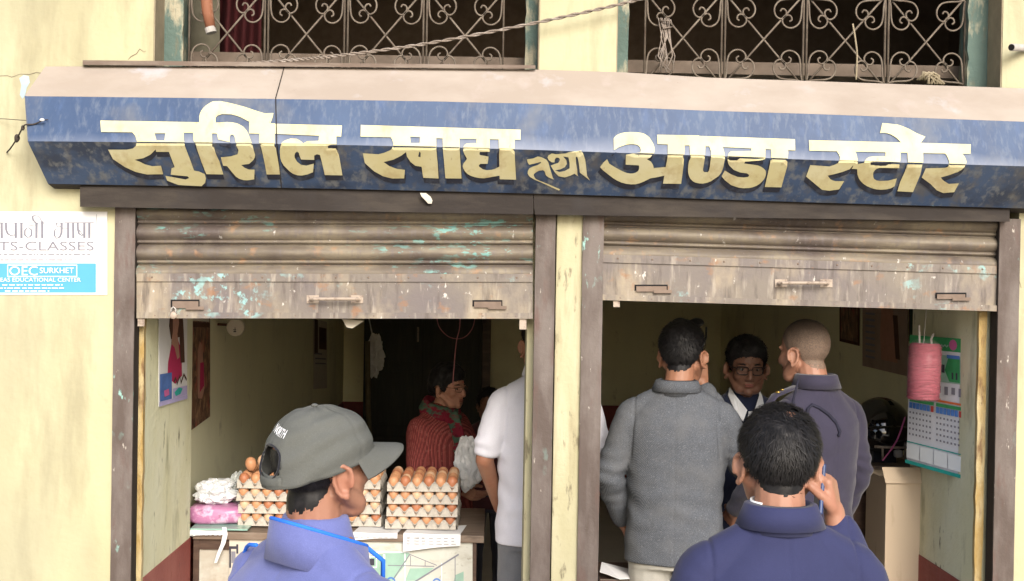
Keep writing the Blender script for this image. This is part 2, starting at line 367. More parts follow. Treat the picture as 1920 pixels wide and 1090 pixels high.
def stroke(pts, wd):
    """a ribbon polygon along a polyline; wd one width or a list"""
    if not hasattr(wd, '__len__'): wd = [wd] * len(pts)
    L = []; Rr = []
    for i, p in enumerate(pts):
        a = pts[max(i - 1, 0)]; b = pts[min(i + 1, len(pts) - 1)]
        dx, dy = b[0] - a[0], b[1] - a[1]; l = math.hypot(dx, dy) or 1
        nx, ny = -dy / l, dx / l
        L.append((p[0] + nx * wd[i] / 2, p[1] + ny * wd[i] / 2)); Rr.append((p[0] - nx * wd[i] / 2, p[1] - ny * wd[i] / 2))
    return L + Rr[::-1]
def flat(name, polys, mapf, m, parent, holes=(), grid=0, cuts=()):
    v, f = triang(polys, holes, cuts, grid)
    me = bpy.data.meshes.new(name); me.from_pydata([mapf(p) for p in v], [], f); me.update()
    return link(name, me, m, parent)
def textpolys(txt, x0, y0, x1, y1):
    """outline loops of a word in the built-in font, fitted to the box (y grows downwards); returns verts, faces"""
    cu = bpy.data.curves.new('t', 'FONT'); cu.body = txt; cu.resolution_u = 3
    o = bpy.data.objects.new('t', cu); C.objects.link(o)
    dg = bpy.context.evaluated_depsgraph_get(); me = bpy.data.meshes.new_from_object(o.evaluated_get(dg))
    v = [tuple(q.co) for q in me.vertices]; f = [tuple(p.vertices) for p in me.polygons]
    bpy.data.objects.remove(o); bpy.data.curves.remove(cu); bpy.data.meshes.remove(me)
    ax, bx = min(q[0] for q in v), max(q[0] for q in v); ay, by = min(q[1] for q in v), max(q[1] for q in v)
    return [(x0 + (q[0] - ax) / (bx - ax) * (x1 - x0), y1 + (q[1] - ay) / (by - ay) * (y0 - y1)) for q in v], f
def text(name, txt, box, mapf, m, parent):
    v, f = textpolys(txt, *box)
    me = bpy.data.meshes.new(name); me.from_pydata([mapf(p) for p in v], [], f); me.update()
    return link(name, me, m, parent)
def rect(x0, y0, x1, y1): return [(x0, y0), (x1, y0), (x1, y1), (x0, y1)]
# ================================================================ the setting
def X0(px, py=700, y=0.0): return P(px, py, y).x
FLZ = 0.12
struct(MB().box((-60, -60, -.3), (60, .0, 0)).build('street_ground', m_ground))
struct(MB().box((-60, .0, -.3), (60, 60, -.004)).build('ground', m_ground))
XL1, XPL, XPR, XR0 = X0(213), X0(1000), X0(1127), X0(1905)
RL, RR = -1.212, 1.697                        # inner faces of the reveals
IL, IR, YB = -1.27, 1.93, 6.2                 # the deep room
b = thing('shop_building', 'cream plastered shop building with two shutter openings under a blue sign', 'building')
wx = [X0(288, 60), X0(1012, 60), X0(1156, 70), X0(1880, 80)]
SILL = P(600, 128, 0).z - .06; WTOP = 3.9
mb = MB()
mb.box((-7, 0, 0), (XL1, .25, 2.3)); mb.box((XR0, 0, 0), (7, .25, 2.3))
mb.box((-7, 0, 2.3), (7, .25, SILL))
mb.box((-7, 0, SILL), (wx[0], .25, WTOP)); mb.box((wx[1], 0, SILL), (wx[2], .25, WTOP)); mb.box((wx[3], 0, SILL), (7, .25, WTOP))
mb.box((-7, 0, WTOP), (7, .25, 5.6))
mb.build('front_wall', m_wall, b)
MB().box((-7, -.62, 3.72), (7, 0, 3.86)).build('unseen_shade_ledge', m_reveal, b)  # unseen slab above the frame, added to keep sky light off the upper wall
MB().box((XPL + .072, .0, FLZ), (XPR - .07, .30, 2.3)).build('pillar', m_pillar, b, bevel=.004)
mb = MB(); mb.box((XPL - .022, .07, FLZ), (XPL + .072, .3, 2.3)); mb.box((XPR - .07, .07, FLZ), (XPR, .3, 2.3)); mb.build('pillar_side', m_pillar, b)
mb = MB(); mb.box((-1.9, .25, 0), (XL1, .75, 2.3)); mb.box((XL1, .08, 0), (RL, .75, 2.3)); mb.build('left_reveal_wall', m_return, b)
MB().box((-1.9, .75, 0), (IL, YB, 2.6)).build('left_inner_wall', m_inner, b)
mb = MB(); mb.box((XR0, .25, 0), (2.3, .75, 2.3)); mb.box((RR, .08, 0), (XR0, .75, 2.3)); mb.build('right_reveal_wall', m_return, b)
MB().box((IR, .75, 0), (2.3, YB, 2.6)).build('right_inner_wall', m_inner, b)
MB().box((-1.9, YB, 0), (2.3, YB + .2, 2.6)).build('back_inner_wall', m_inner, b)
mb = MB(); mb.box((-1.9, .25, 2.3), (2.3, .75, 2.42)); mb.box((-1.9, .75, 2.6), (2.3, YB, 2.7)); mb.box((-1.9, .75, 2.42), (2.3, .85, 2.6)); mb.build('shop_ceiling', dull('limewash_ceiling', (.80, .79, .72), v=.1, sc=3), b)
MB().box((-1.27, .0, -.004), (1.93, YB, FLZ)).build('shop_floor', m_floor, b)
DZ = .885
mb = MB(); mb.box((RL, .085, FLZ), (RL + .003, .75, DZ)); mb.box((IL, .76, FLZ), (IL + .003, YB, DZ)); mb.box((IL + .003, YB - .003, FLZ), (IR - .003, YB, DZ))
mb.box((IR - .003, .76, FLZ), (IR, YB, DZ)); mb.box((RR - .003, .085, FLZ), (RR, .75, DZ)); mb.build('painted_dado', m_dado, b)
for (a, c) in ((RL - .034, RL + .003), (RR - .003, RR + .023)):
    mb = MB(); n = 40; vs = []
    for i in range(n + 1):
        z = FLZ + (2.2 - FLZ) * i / n; e = .005 * nz((a * 9, 0, z), (1, 1, 16)); e2 = .005 * nz((c * 9, 3, z), (1, 1, 16))
        vs += [(a + e, .06, z), (c + e2, .056, z), (c + e2, .0799, z), (a + e, .0799, z)]
    fs = []
    for i in range(n):
        for k in range(4): fs.append((i*4+k, i*4+(k+1) % 4, i*4+4+(k+1) % 4, i*4+4+k))
    mb.add(vs, fs); mb.build('ochre_jamb_strip', m_ochre, b)
# upper room behind the grilles
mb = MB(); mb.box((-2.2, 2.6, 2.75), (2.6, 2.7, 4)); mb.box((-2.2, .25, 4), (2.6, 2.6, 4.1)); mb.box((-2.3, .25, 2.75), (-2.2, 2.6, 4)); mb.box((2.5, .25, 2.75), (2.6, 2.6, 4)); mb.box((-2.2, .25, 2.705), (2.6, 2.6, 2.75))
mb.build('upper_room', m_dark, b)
# windows with frames and scrolled grilles
GY = .15
def grille_mesh(edges, pyc, name, parent):
    mb = MB(); r = .0037
    for ci in range(len(edges) - 1):
        xa, xb = P(edges[ci], 65, GY).x, P(edges[ci + 1], 65, GY).x
        zc = P((edges[ci] + edges[ci + 1]) / 2, pyc(ci), GY).z
        hw = (xb - xa) / 2; hh = .153; xc = (xa + xb) / 2
        for row in (0, 1, 2):
            z0 = zc + row * 2 * hh
            mb.sweep([(xa + .012, GY, z0 - hh), (xb - .012, GY, z0 + hh)], r, 6); mb.sweep([(xa + .012, GY + .006, z0 + hh), (xb - .012, GY + .006, z0 - hh)], r, 6)
            for sx in (-1, 1):
                for sz in (-1, 1):
                    jj = random.uniform(.96, 1.04)
                    lobe = [(.02, 0), (.06, .2), (.075, .45), (.12, .62), (.24, .72), (.37, .735), (.48, .68), (.53, .58), (.49, .49), (.40, .44), (.32, .47), (.30, .55), (.36, .59)]
                    for mir in (0, 1):
                        pts = []
                        for (u, v) in lobe:
                            u, v = (u * jj, v) if not mir else (v * 1.0, u)
                            ux = hw * (u if not mir else u) * 1.0; vz = hh * v
                            pts.append((xc + sx * (hw - .004 - ux), GY - .004, z0 + sz * (hh - vz)))
                        # smooth
                        q = [Vector(p) for p in pts]; sm = []
                        for i in range(len(q) - 1):
                            p0, p1, p2, p3 = q[max(i-1, 0)], q[i], q[i+1], q[min(i+2, len(q)-1)]
                            for t in (0, .33, .66):
                                sm.append(.5 * ((2*p1) + (-p0+p2)*t + (2*p0-5*p1+4*p2-p3)*t*t + (-p0+3*p1-3*p2+p3)*t**3))
                        sm.append(q[-1]); mb.sweep(sm, r * .9, 6)
        for dx in ((-.006, .006) if ci else (.006,)):
            mb.box((xa + dx - .003, GY - .006, SILL), (xa + dx + .003, GY + .004, WTOP))
    xe = P(edges[-1], 65, GY).x
    mb.box((xe - .009, GY - .006, SILL), (xe - .003, GY + .004, WTOP))
    return mb.build(name, m_grille, parent, smooth=True)
def rough_bar(x0, x1, y0, y1, z0, z1, amp=.006, seed=0):
    mb = MB(); n = 36; vs = []
    for i in range(n + 1):
        z = z0 + (z1 - z0) * i / n
        e = [amp * nz((k * 3.1 + seed, 0, z), (1, 1, 22)) for k in range(4)]
        vs += [(x0 + e[0], y0 + e[1] * .5, z), (x1 + e[2], y0 + e[3] * .5, z), (x1 + e[2], y1, z), (x0 + e[0], y1, z)]
    fs = []
    for i in range(n):
        for k in range(4): fs.append((i*4+k, i*4+(k+1) % 4, i*4+4+(k+1) % 4, i*4+4+k))
    fs += [(3, 2, 1, 0), (n*4, n*4+1, n*4+2, n*4+3)]
    return mb.add(vs, fs)
for wi, (x0, x1, ed, pf, fl, fr) in enumerate((
        (wx[0], wx[1], [352, 500, 649, 797, 947], lambda i: 63 + 1.6 * i, 310, 985), (wx[2], wx[3], [1206, 1356, 1509, 1662, 1812], lambda i: 71 + 2.6 * i, 1160, 1815))):
    fa = P(fl, 60, .12).x; fb = P(fr, 80, .12).x
    mb = MB(); mb.box((x0, .12, SILL), (x1, .2, SILL + .02)); mb.box((x0, .12, WTOP - .06), (x1, .2, WTOP))
    mb.merge(rough_bar(x0 + (.002), fa + (.062 if wi == 0 else .035), .12, .2, SILL + .02, WTOP - .06, .007, wi * 9 + 1))
    mb.merge(rough_bar(fb, x1 - .002, .12, .2, SILL + .02, WTOP - .06, .007, wi * 9 + 5))
    wn = mb.build('window', m_frame, b); wn['label'] = ('left' if wi == 0 else 'right') + ' upper window opening with flaking green frame'
    MB().box((x0, .003, SILL), (x0 + .004, .12, WTOP)).build('reveal', m_reveal, wn); MB().box((x1 - .004, .003, SILL), (x1, .12, WTOP)).build('reveal', m_reveal, wn)
    grille_mesh(ed, pf, 'grille', wn)

flat('paint_blot', [[(37, 178), (40, 160), (36, 147), (44, 141), (54, 143), (56, 155), (50, 165), (47, 180), (42, 186)]], lambda p: P(p[0], p[1], -.0012), dull('pale_blue_blot', (.36, .46, .50), v=.2, sc=30), b)
m_crack = dull('crack_shadow_dirt', (.17, .14, .10))
for cl in ([(-8, 143), (14, 142), (22, 145), (38, 139), (55, 140), (68, 136), (80, 138)], [(240, 112), (246, 106), (256, 101), (262, 92), (270, 98), (273, 96)], [(1898, 452), (1907, 470), (1904, 500), (1915, 540)],):
    yy = -.0014
    flat('hairline_crack', [stroke(cl, [random.uniform(.5, 1.7) for _ in cl])], lambda p: P(p[0], p[1], yy), m_crack, b)
# ---------------------------------------------------------------- sign canopy over the shutters
ST = [  # px of back edge, top fold, ridge, bottom edge at each station
    ((85, 125), (46, 180), (52, 265), (90, 345)), ((240, 124.5), (230, 182), (232, 266.5), (245, 347.5)), ((420, 125), (415, 184), (418, 268.5), (425, 350.5)),
    ((640, 127), (640, 187), (640, 272), (640, 354.5)), ((820, 129), (820, 190), (820, 276), (820, 358.5)), ((1010, 131), (1010, 194.5), (1010, 281.5), (1010, 363.5)),
    ((1170, 136), (1170, 201), (1170, 287), (1170, 368)), ((1330, 146), (1330, 207.5), (1330, 292.5), (1330, 373.5)), ((1510, 152), (1510, 213), (1510, 299.5), (1510, 379.5)),
    ((1700, 158.5), (1700, 220), (1700, 305.5), (1700, 385)), ((1920, 166), (1920, 228), (1920, 312), (1920, 391)), ((2010, 169), (2018, 231), (2014, 315), (2006, 394))]
DY = (-.006, -.15, -.20, -.065)
rows = [[P(*s[k], DY[k]) for s in ST] for k in range(4)]
sign = thing('shop_sign_canopy', 'long blue folded metal sign canopy with yellow Devanagari shop name above the shutters', 'sign')
def strip(name, a, c, m, thick=.004, nd=(0, -1, 0)):
    mb = MB(); n = len(a); nn = Vector(nd) * thick
    # subdivide for slight dents
    A = []; B = []
    for i in range(n - 1):
        for t in np.linspace(0, 1, 9)[:-1]: A.append(a[i].lerp(a[i+1], t)); B.append(c[i].lerp(c[i+1], t))
    A.append(a[-1]); B.append(c[-1])
    k = len(A); vs = A + B + [p - nn for p in A] + [p - nn for p in B]
    fs = []
    for i in range(k - 1):
        fs += [(i, i+1, k+i+1, k+i), (2*k+i+1, 2*k+i, 3*k+i, 3*k+i+1), (i+1, i, 2*k+i, 2*k+i+1), (k+i, k+i+1, 3*k+i+1, 3*k+i)]
    fs += [(0, k, 3*k, 2*k), (k-1, 3*k-1, 4*k-1, 2*k-1)]
    mb.add(vs, fs); o = mb.build(name, m, sign)
    at = o.data.attributes.new('wear', 'FLOAT', 'POINT')
    for i in range(4 * k): at.data[i].value = 1.0 if (i // k) % 2 else 0.0
    return o
strip('top_panel', rows[0], rows[1], m_signtop, .004, (0, -.3, 1))
up = strip('upper_panel', [p + Vector((0, 0, -.001)) for p in rows[1]], rows[2], m_blue_u, .004, (0, -1, 0))
lo = strip('lower_panel', [p + Vector((0, 0, -.001)) for p in rows[2]], rows[3], m_blue_l, .004, (0, -1, -.6))
strip('underside_panel', [p + Vector((0, .003, -.001)) for p in rows[3]], [Vector((p.x, -.003, p.z - .012)) for p in rows[3]], m_header, .004, (0, 0, -1))
for k in (0, -1):
    q = [rows[j][k] for j in range(4)]; bk = [Vector((q[0].x, -.002, q[0].z)), Vector((q[3].x, -.002, q[3].z))]
    pl = [q[0], q[1], q[2], q[3], bk[1], bk[0]]; dx = Vector((.004 if k == 0 else -.004, 0, 0))
    MB().add(pl + [p + dx for p in pl], [(0, 1, 2, 3, 4, 5), (11, 10, 9, 8, 7, 6)] + [(i, (i+1) % 6, 6 + (i+1) % 6, 6 + i) for i in range(6)]).build('end_cap', m_blue_l, sign)
# sheet joint in the canopy
def bvh_of(objs):
    vs = []; fs = []
    for o in objs:
        off = len(vs); vs += [v.co.copy() for v in o.data.vertices]; fs += [tuple(i + off for i in p.vertices) for p in o.data.polygons]
    return BVHTree.FromPolygons(vs, fs)
bv = bvh_of([up, lo])
def on_sign(off):
    def f(p):
        d = ray(*p).normalized(); h, nrm, i, _ = bv.ray_cast(CAM, d)
        if h is None: return P(p[0], p[1], -.2)
        if nrm.dot(d) > 0: nrm = -nrm
        return h + nrm * off
    return f
def zz(ox, oy, s, pts): return [(ox + x / s, oy + y / s) for x, y in pts]
Z1 = lambda *p: zz(180, 180, 6.054, p); Z2 = lambda *p: zz(360, 180, 6.057, p); Z3 = lambda *p: zz(660, 210, 5.818, p)
Z4 = lambda *p: zz(970, 260, 9.906, p); Z5 = lambda *p: zz(1110, 230, 7.785, p); Z6 = lambda *p: zz(1280, 240, 8.386, p); Z7 = lambda *p: zz(1500, 220, 5.818, p)
WORDS = [
 ([Z1((52,285),(1190,305),(1190,425),(62,415)),
   Z1((400,395),(415,418),(450,460),(468,520),(455,560),(420,590),(350,603),(140,603),(195,710),(330,800),(450,855),(580,885),(765,882),(740,785),(640,790),(560,770),(500,740),(440,718),(540,700),(620,660),(680,600),(685,628),(830,628),(895,800),(860,815),(850,888),(1040,905),(1060,925),(1020,942),(900,920),(790,900),(810,955),(940,1005),(1200,1018),(1240,980),(1250,930),(1235,880),(1170,850),(1115,840),(1060,690),(1010,560),(1000,500),(1000,395)),
   Z2((85,330),(85,240),(93,205),(110,170),(133,140),(160,115),(200,88),(240,68),(330,65),(450,90),(600,130),(720,170),(830,205),(928,200),(920,240),(905,285),(890,322),(760,400),(650,320),(655,300),(560,250),(500,228),(450,215),(340,212),(290,230),(272,255),(270,275),(275,330)),
   Z2((60,310),(400,310),(430,435),(60,430)),
   Z2((15,400),(228,400),(232,530),(272,650),(315,740),(358,885),(165,882),(110,745),(60,600),(20,510)),
   Z2((275,310),(400,302),(470,308),(520,320),(560,340),(590,360),(620,395),(640,430),(670,510),(700,600),(718,660),(715,690),(700,720),(650,765),(560,778),(600,810),(650,830),(712,830),(708,940),(640,952),(590,950),(540,935),(500,910),(440,840),(400,790),(355,785),(330,690),(440,680),(520,655),(530,610),(505,560),(492,490),(485,465),(470,448),(450,445),(437,455),(430,480),(430,530),(300,500),(285,430),(275,425)),
   Z2((652,318),(945,318),(942,430),(940,540),(960,620),(1005,885),(850,885),(820,720),(790,590),(765,530),(768,435),(652,432)),
   Z2((930,322),(1705,342),(1695,468),(1640,465),(1640,550),(1680,720),(1710,895),(1510,892),(1480,760),(1455,665),(1420,655),(1390,670),(1390,720),(1240,715),(1222,670),(1215,640),(1195,625),(1175,640),(1165,670),(1168,695),(1195,740),(1240,775),(1300,785),(1385,762),(1375,860),(1310,885),(1250,897),(1200,895),(1150,878),(1110,850),(1040,780),(1018,740),(1005,700),(998,620),(1003,585),(1015,550),(1035,525),(1060,510),(1120,490),(1190,492),(1240,520),(1265,545),(1310,520),(1440,515),(1445,458),(930,435))],
  [Z1((668,430),(790,430),(780,512),(690,512))]),
 ([Z3((98,148),(1840,200),(1838,310),(95,275)),
   Z3((415,265),(440,310),(452,345),(450,370),(435,395),(420,410),(350,440),(290,455),(120,445),(140,550),(240,640),(340,695),(440,720),(570,718),(578,625),(490,615),(410,585),(345,540),(450,515),(540,470),(590,430),(600,480),(640,540),(690,580),(760,592),(778,712),(945,720),(935,560),(920,400),(918,265)),
   Z3((990,270),(1172,280),(1175,400),(1185,560),(1195,720),(1020,718),(1005,540),(992,400)),
   Z3((1360,280),(1500,290),(1502,430),(1395,430),(1390,455),(1400,465),(1490,480),(1480,560),(1400,560),(1385,575),(1385,588),(1400,600),(1430,620),(1470,628),(1520,625),(1560,615),(1608,590),(1605,450),(1600,290),(1775,300),(1772,400),(1780,560),(1790,732),(1612,728),(1610,688),(1540,700),(1440,718),(1390,715),(1340,705),(1295,690),(1260,670),(1235,645),(1215,610),(1208,585),(1215,560),(1255,505),(1225,450),(1214,420),(1215,390),(1228,365),(1250,350),(1358,345))],
  [Z3((635,275),(742,280),(740,345),(640,345)), Z3((735,425),(750,440),(748,488),(722,480))]),
 ([Z4((180,375),(300,355),(380,320),(450,335),(540,380),(575,430),(600,520),(630,620),(660,720),(680,750),(640,735),(580,710),(530,670),(510,600),(480,575),(400,585),(340,620),(310,645),(305,670),(320,710),(350,745),(560,830),(700,890),(795,930),(775,955),(640,895),(480,820),(330,755),(240,705),(200,660),(190,630),(195,590),(225,540),(300,505),(380,480),(440,440),(440,420),(330,450),(220,475),(190,430)),
   Z4((560,340),(580,300),(640,265),(720,280),(820,270),(900,265),(960,240),(1190,240),(1230,290),(1260,380),(1275,500),(1295,680),(1350,770),(1290,720),(1160,620),(1150,500),(1130,380),(1110,320),(1085,340),(1090,440),(1110,560),(1115,650),(1130,690),(1060,640),(980,680),(880,710),(770,690),(700,620),(660,560),(620,490),(690,460),(760,440),(790,390),(785,360),(760,345),(715,345),(695,380),(690,430),(640,430),(585,390))],
  [Z4((850,320),(950,340),(970,440),(970,540),(880,590),(780,610),(700,580),(800,560),(880,520),(920,460),(910,390))]),
 ([Z5((315,240),(340,205),(370,185),(420,163),(480,150),(560,146),(640,148),(700,155),(760,170),(805,198),(840,230),(890,310),(908,360),(915,410),(900,460),(850,500),(800,525),(860,560),(890,610),(900,655),(1075,640),(1090,560),(1105,450),(1105,325),(955,320),(948,185),(1562,195),(1562,335),(1430,340),(1348,340),(1345,470),(1335,620),(1300,885),(1035,882),(1055,765),(940,790),(850,805),(760,850),(700,875),(640,890),(570,892),(500,885),(430,866),(370,840),(300,797),(240,750),(150,680),(118,640),(170,570),(220,525),(250,590),(330,640),(440,700),(500,724),(560,735),(600,733),(640,720),(672,697),(685,670),(688,640),(680,615),(490,605),(495,460),(690,450),(710,430),(710,400),(700,368),(680,345),(645,328),(600,322),(550,322),(500,330),(390,365),(320,410)),
   Z6((235,133),(1762,185),(1765,362),(235,290)),
   Z6((105,250),(115,420),(90,560),(83,630),(85,690),(98,745),(120,790),(155,827),(200,850),(260,863),(320,865),(380,853),(440,830),(560,750),(595,708),(620,660),(640,600),(650,540),(662,480),(660,430),(645,360),(625,300),(600,250),(400,250),(440,370),(445,450),(425,600),(412,660),(395,685),(335,685),(320,665),(318,640),(345,480),(358,250)),
   Z6((1080,270),(1300,280),(1295,480),(1230,500),(980,520),(965,550),(1120,570),(1180,580),(1230,600),(1270,627),(1300,660),(1308,695),(1305,730),(1290,775),(1260,820),(1215,865),(1160,900),(1100,923),(1040,935),(960,938),(880,930),(760,890),(660,810),(610,750),(660,660),(760,720),(860,760),(960,770),(1030,760),(1045,730),(1010,705),(900,690),(800,650),(730,580),(712,540),(705,500),(707,455),(715,420),(735,392),(760,375),(1075,370)),
   Z6((1380,280),(1650,290),(1655,400),(1640,600),(1600,740),(1550,925),(1290,918),(1330,740),(1370,560),(1392,450))],
  []),
 ([Z7((95,255),(1100,280),(1310,285),(1860,300),(1855,405),(1770,405),(100,370)),
   Z7((895,68),(1060,85),(1120,105),(1180,130),(1270,180),(1365,218),(1335,255),(1310,290),(1240,380),(1140,330),(1100,285),(1060,240),(1025,215),(990,195),(955,182),(920,175),(870,178)),
   Z7((385,355),(420,410),(432,440),(432,470),(415,492),(380,510),(320,530),(110,515),(65,640),(160,720),(240,785),(320,795),(425,780),(480,690),(390,690),(355,683),(330,670),(300,630),(370,615),(460,590),(540,560),(580,515),(570,555),(625,560),(627,480),(618,425),(598,365)),
   Z7((930,375),(1095,385),(1090,480),(1078,550),(870,545),(835,555),(815,570),(798,595),(795,620),(797,648),(810,670),(835,683),(870,688),(960,685),(1055,660),(1030,745),(990,768),(940,780),(880,784),(830,780),(780,767),(730,745),(690,720),(660,690),(640,660),(625,620),(622,560),(560,555),(600,510),(700,490),(720,460),(750,440),(800,432),(928,430)),
   Z7((1168,375),(1340,380),(1340,500),(1310,620),(1230,810),(1060,800),(1090,700),(1140,590),(1175,490)),
   Z7((1565,385),(1595,420),(1610,450),(1625,490),(1620,520),(1605,537),(1580,545),(1370,550),(1325,650),(1420,720),(1490,790),(1560,820),(1680,810),(1730,715),(1620,720),(1570,690),(1545,668),(1535,650),(1620,625),(1720,590),(1760,567),(1790,540),(1808,515),(1812,490),(1803,457),(1785,425),(1765,395))],
  [])]
ridge = [s[2] for s in ST]; 
def ridge_y(x):
    for i in range(len(ridge) - 1):
        if ridge[i][0] <= x <= ridge[i+1][0]:
            t = (x - ridge[i][0]) / (ridge[i+1][0] - ridge[i][0]); return ridge[i][1] * (1 - t) + ridge[i+1][1] * t
    return 300
bot = [s_[3] for s_ in ST]
def bot_y(x):
    for i in range(len(bot) - 1):
        if bot[i][0] <= x <= bot[i+1][0]:
            t = (x - bot[i][0]) / (bot[i+1][0] - bot[i][0]); return bot[i][1] * (1 - t) + bot[i+1][1] * t
    return 345
def split_flat(name, solids, holes, off, m_hi, m_lo):
    xs = [q[0] for s in solids for q in s]; x0, x1 = min(xs) - 8, max(xs) + 8
    cut = [(x0, ridge_y(x0))] + [r for r in ridge if x0 < r[0] < x1] + [(x1, ridge_y(x1))]
    v, f = triang(solids, holes, [cut], 9)
    fm = on_sign(off); co = {}
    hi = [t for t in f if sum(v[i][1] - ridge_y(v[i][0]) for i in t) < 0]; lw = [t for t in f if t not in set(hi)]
    for nm, tr, m, sg in ((name, hi, m_hi, -1), (name, lw, m_lo, 1)):
        if not tr or m is None: continue
        idx = {}; vs = []; fs = []
        for t in tr:
            ff = []
            for i in t:
                if i not in idx:
                    x, y = v[i]
                    y = min(y, bot_y(x) - 1.2)
                    if abs(y - ridge_y(x)) < .05: y = ridge_y(x) + sg * .12
                    idx[i] = len(vs); vs.append(fm((x, y)))
                ff.append(idx[i])
            fs.append(tuple(ff))
        me = bpy.data.meshes.new(nm); me.from_pydata(vs, [], fs); me.update(); link(nm, me, m, sign)
for (sol, hol) in WORDS:
    split_flat('lettering', sol, hol, .0035, m_let, m_letlow)
    big = max(max(q[0] for q in s) for s in sol) - min(min(q[0] for q in s) for s in sol) > 150
    if big:
        split_flat('letter_shading', [[(x + (2 if x < 900 else -4), y + 10) for x, y in s] for s in sol], [], .0018, None, m_shadowpaint)
# sheet joint, batten, shutter box below
mb = MB(); j = [P(533, 127, -.01), P(517, 184, -.155), P(519, 270, -.204), P(528, 352, -.068)]
for i in range(3): mb.sweep([j[i] + Vector((0, -.001, .002)), j[i+1] + Vector((0, -.002, .0))], .0016, 4)
mb.build('sheet_joint', m_header, sign)
MB().hexa([P(155, 122, -.03), P(1004, 129, -.03), P(1004, 122.5, -.03), P(155, 113, -.03)], [P(155, 122, -.002), P(1004, 129, -.002), P(1004, 122.5, -.002), P(155, 113, -.002)]).build('batten', m_batten)
tag(bpy.data.objects['batten'], 'thin grey wooden batten lying along the wall on the left end of the sign canopy', 'batten')
bx = thing('shutter_box', 'dark rusty metal shutter housing strip between the sign and the two shutters', 'shutter housing')
MB().hexa([P(150, 383, -.05), P(1000, 398, -.05), P(1000, 350, -.05), P(150, 350, -.05)], [P(150, 383, -.001), P(1000, 398, -.001), P(1000, 350, -.001), P(150, 350, -.001)]).build('box_panel', m_header, bx)
MB().hexa([P(1001, 399, -.05), P(1893, 411, -.05), P(1893, 366, -.05), P(1001, 351, -.05)], [P(1001, 399, -.001), P(1893, 411, -.001), P(1893, 366, -.001), P(1001, 351, -.001)]).build('box_panel', m_header, bx)
MB().hexa([P(150, 388, -.062), P(1000, 402, -.062), P(1000, 391, -.062), P(150, 376, -.062)], [P(150, 388, -.0515), P(1000, 402, -.0515), P(1000, 391, -.0515), P(150, 376, -.0515)]).build('lip_angle', m_header, bx)
MB().hexa([P(1003, 402.5, -.062), P(1893, 416, -.062), P(1893, 404, -.062), P(1003, 391.5, -.062)], [P(1003, 402.5, -.0515), P(1893, 416, -.0515), P(1893, 404, -.0515), P(1003, 391.5, -.0515)]).build('lip_angle', m_header, bx)

# ---------------------------------------------------------------- shutter guide channels
def channel(pxa, pxb, py_top, side, label):
    t = thing('shutter_guide', label, 'guide rail', (0, 0, 0), 0, 'steel guide channels beside the shutters')
    xa, xb = X0(pxa), X0(pxb); zt = P((pxa + pxb) / 2, py_top, 0).z
    rough_bar(xa, xb, -.014, -.006, FLZ - .12, zt, .0012, pxa).build('face_plate', m_jamb, t)
    mb = MB(); mb.box((xa + .001, -.006, .0), (xa + .006, .054, zt)); mb.box((xb - .006, -.006, .0), (xb - .001, .054, zt)); mb.build('channel_web', m_jambdark, t)
channel(214, 252, 385, 1, 'rusty brown shutter guide at the left end beside the classes poster')
channel(1000, 1037, 401, -1, 'rusty shutter guide on the left side of the cream pillar')
channel(1088, 1127, 402, 1, 'rusty shutter guide with teal flakes on the right side of the cream pillar')
channel(1866, 1905, 411, -1, 'rusty shutter guide at the right end beside the hanging calendar')
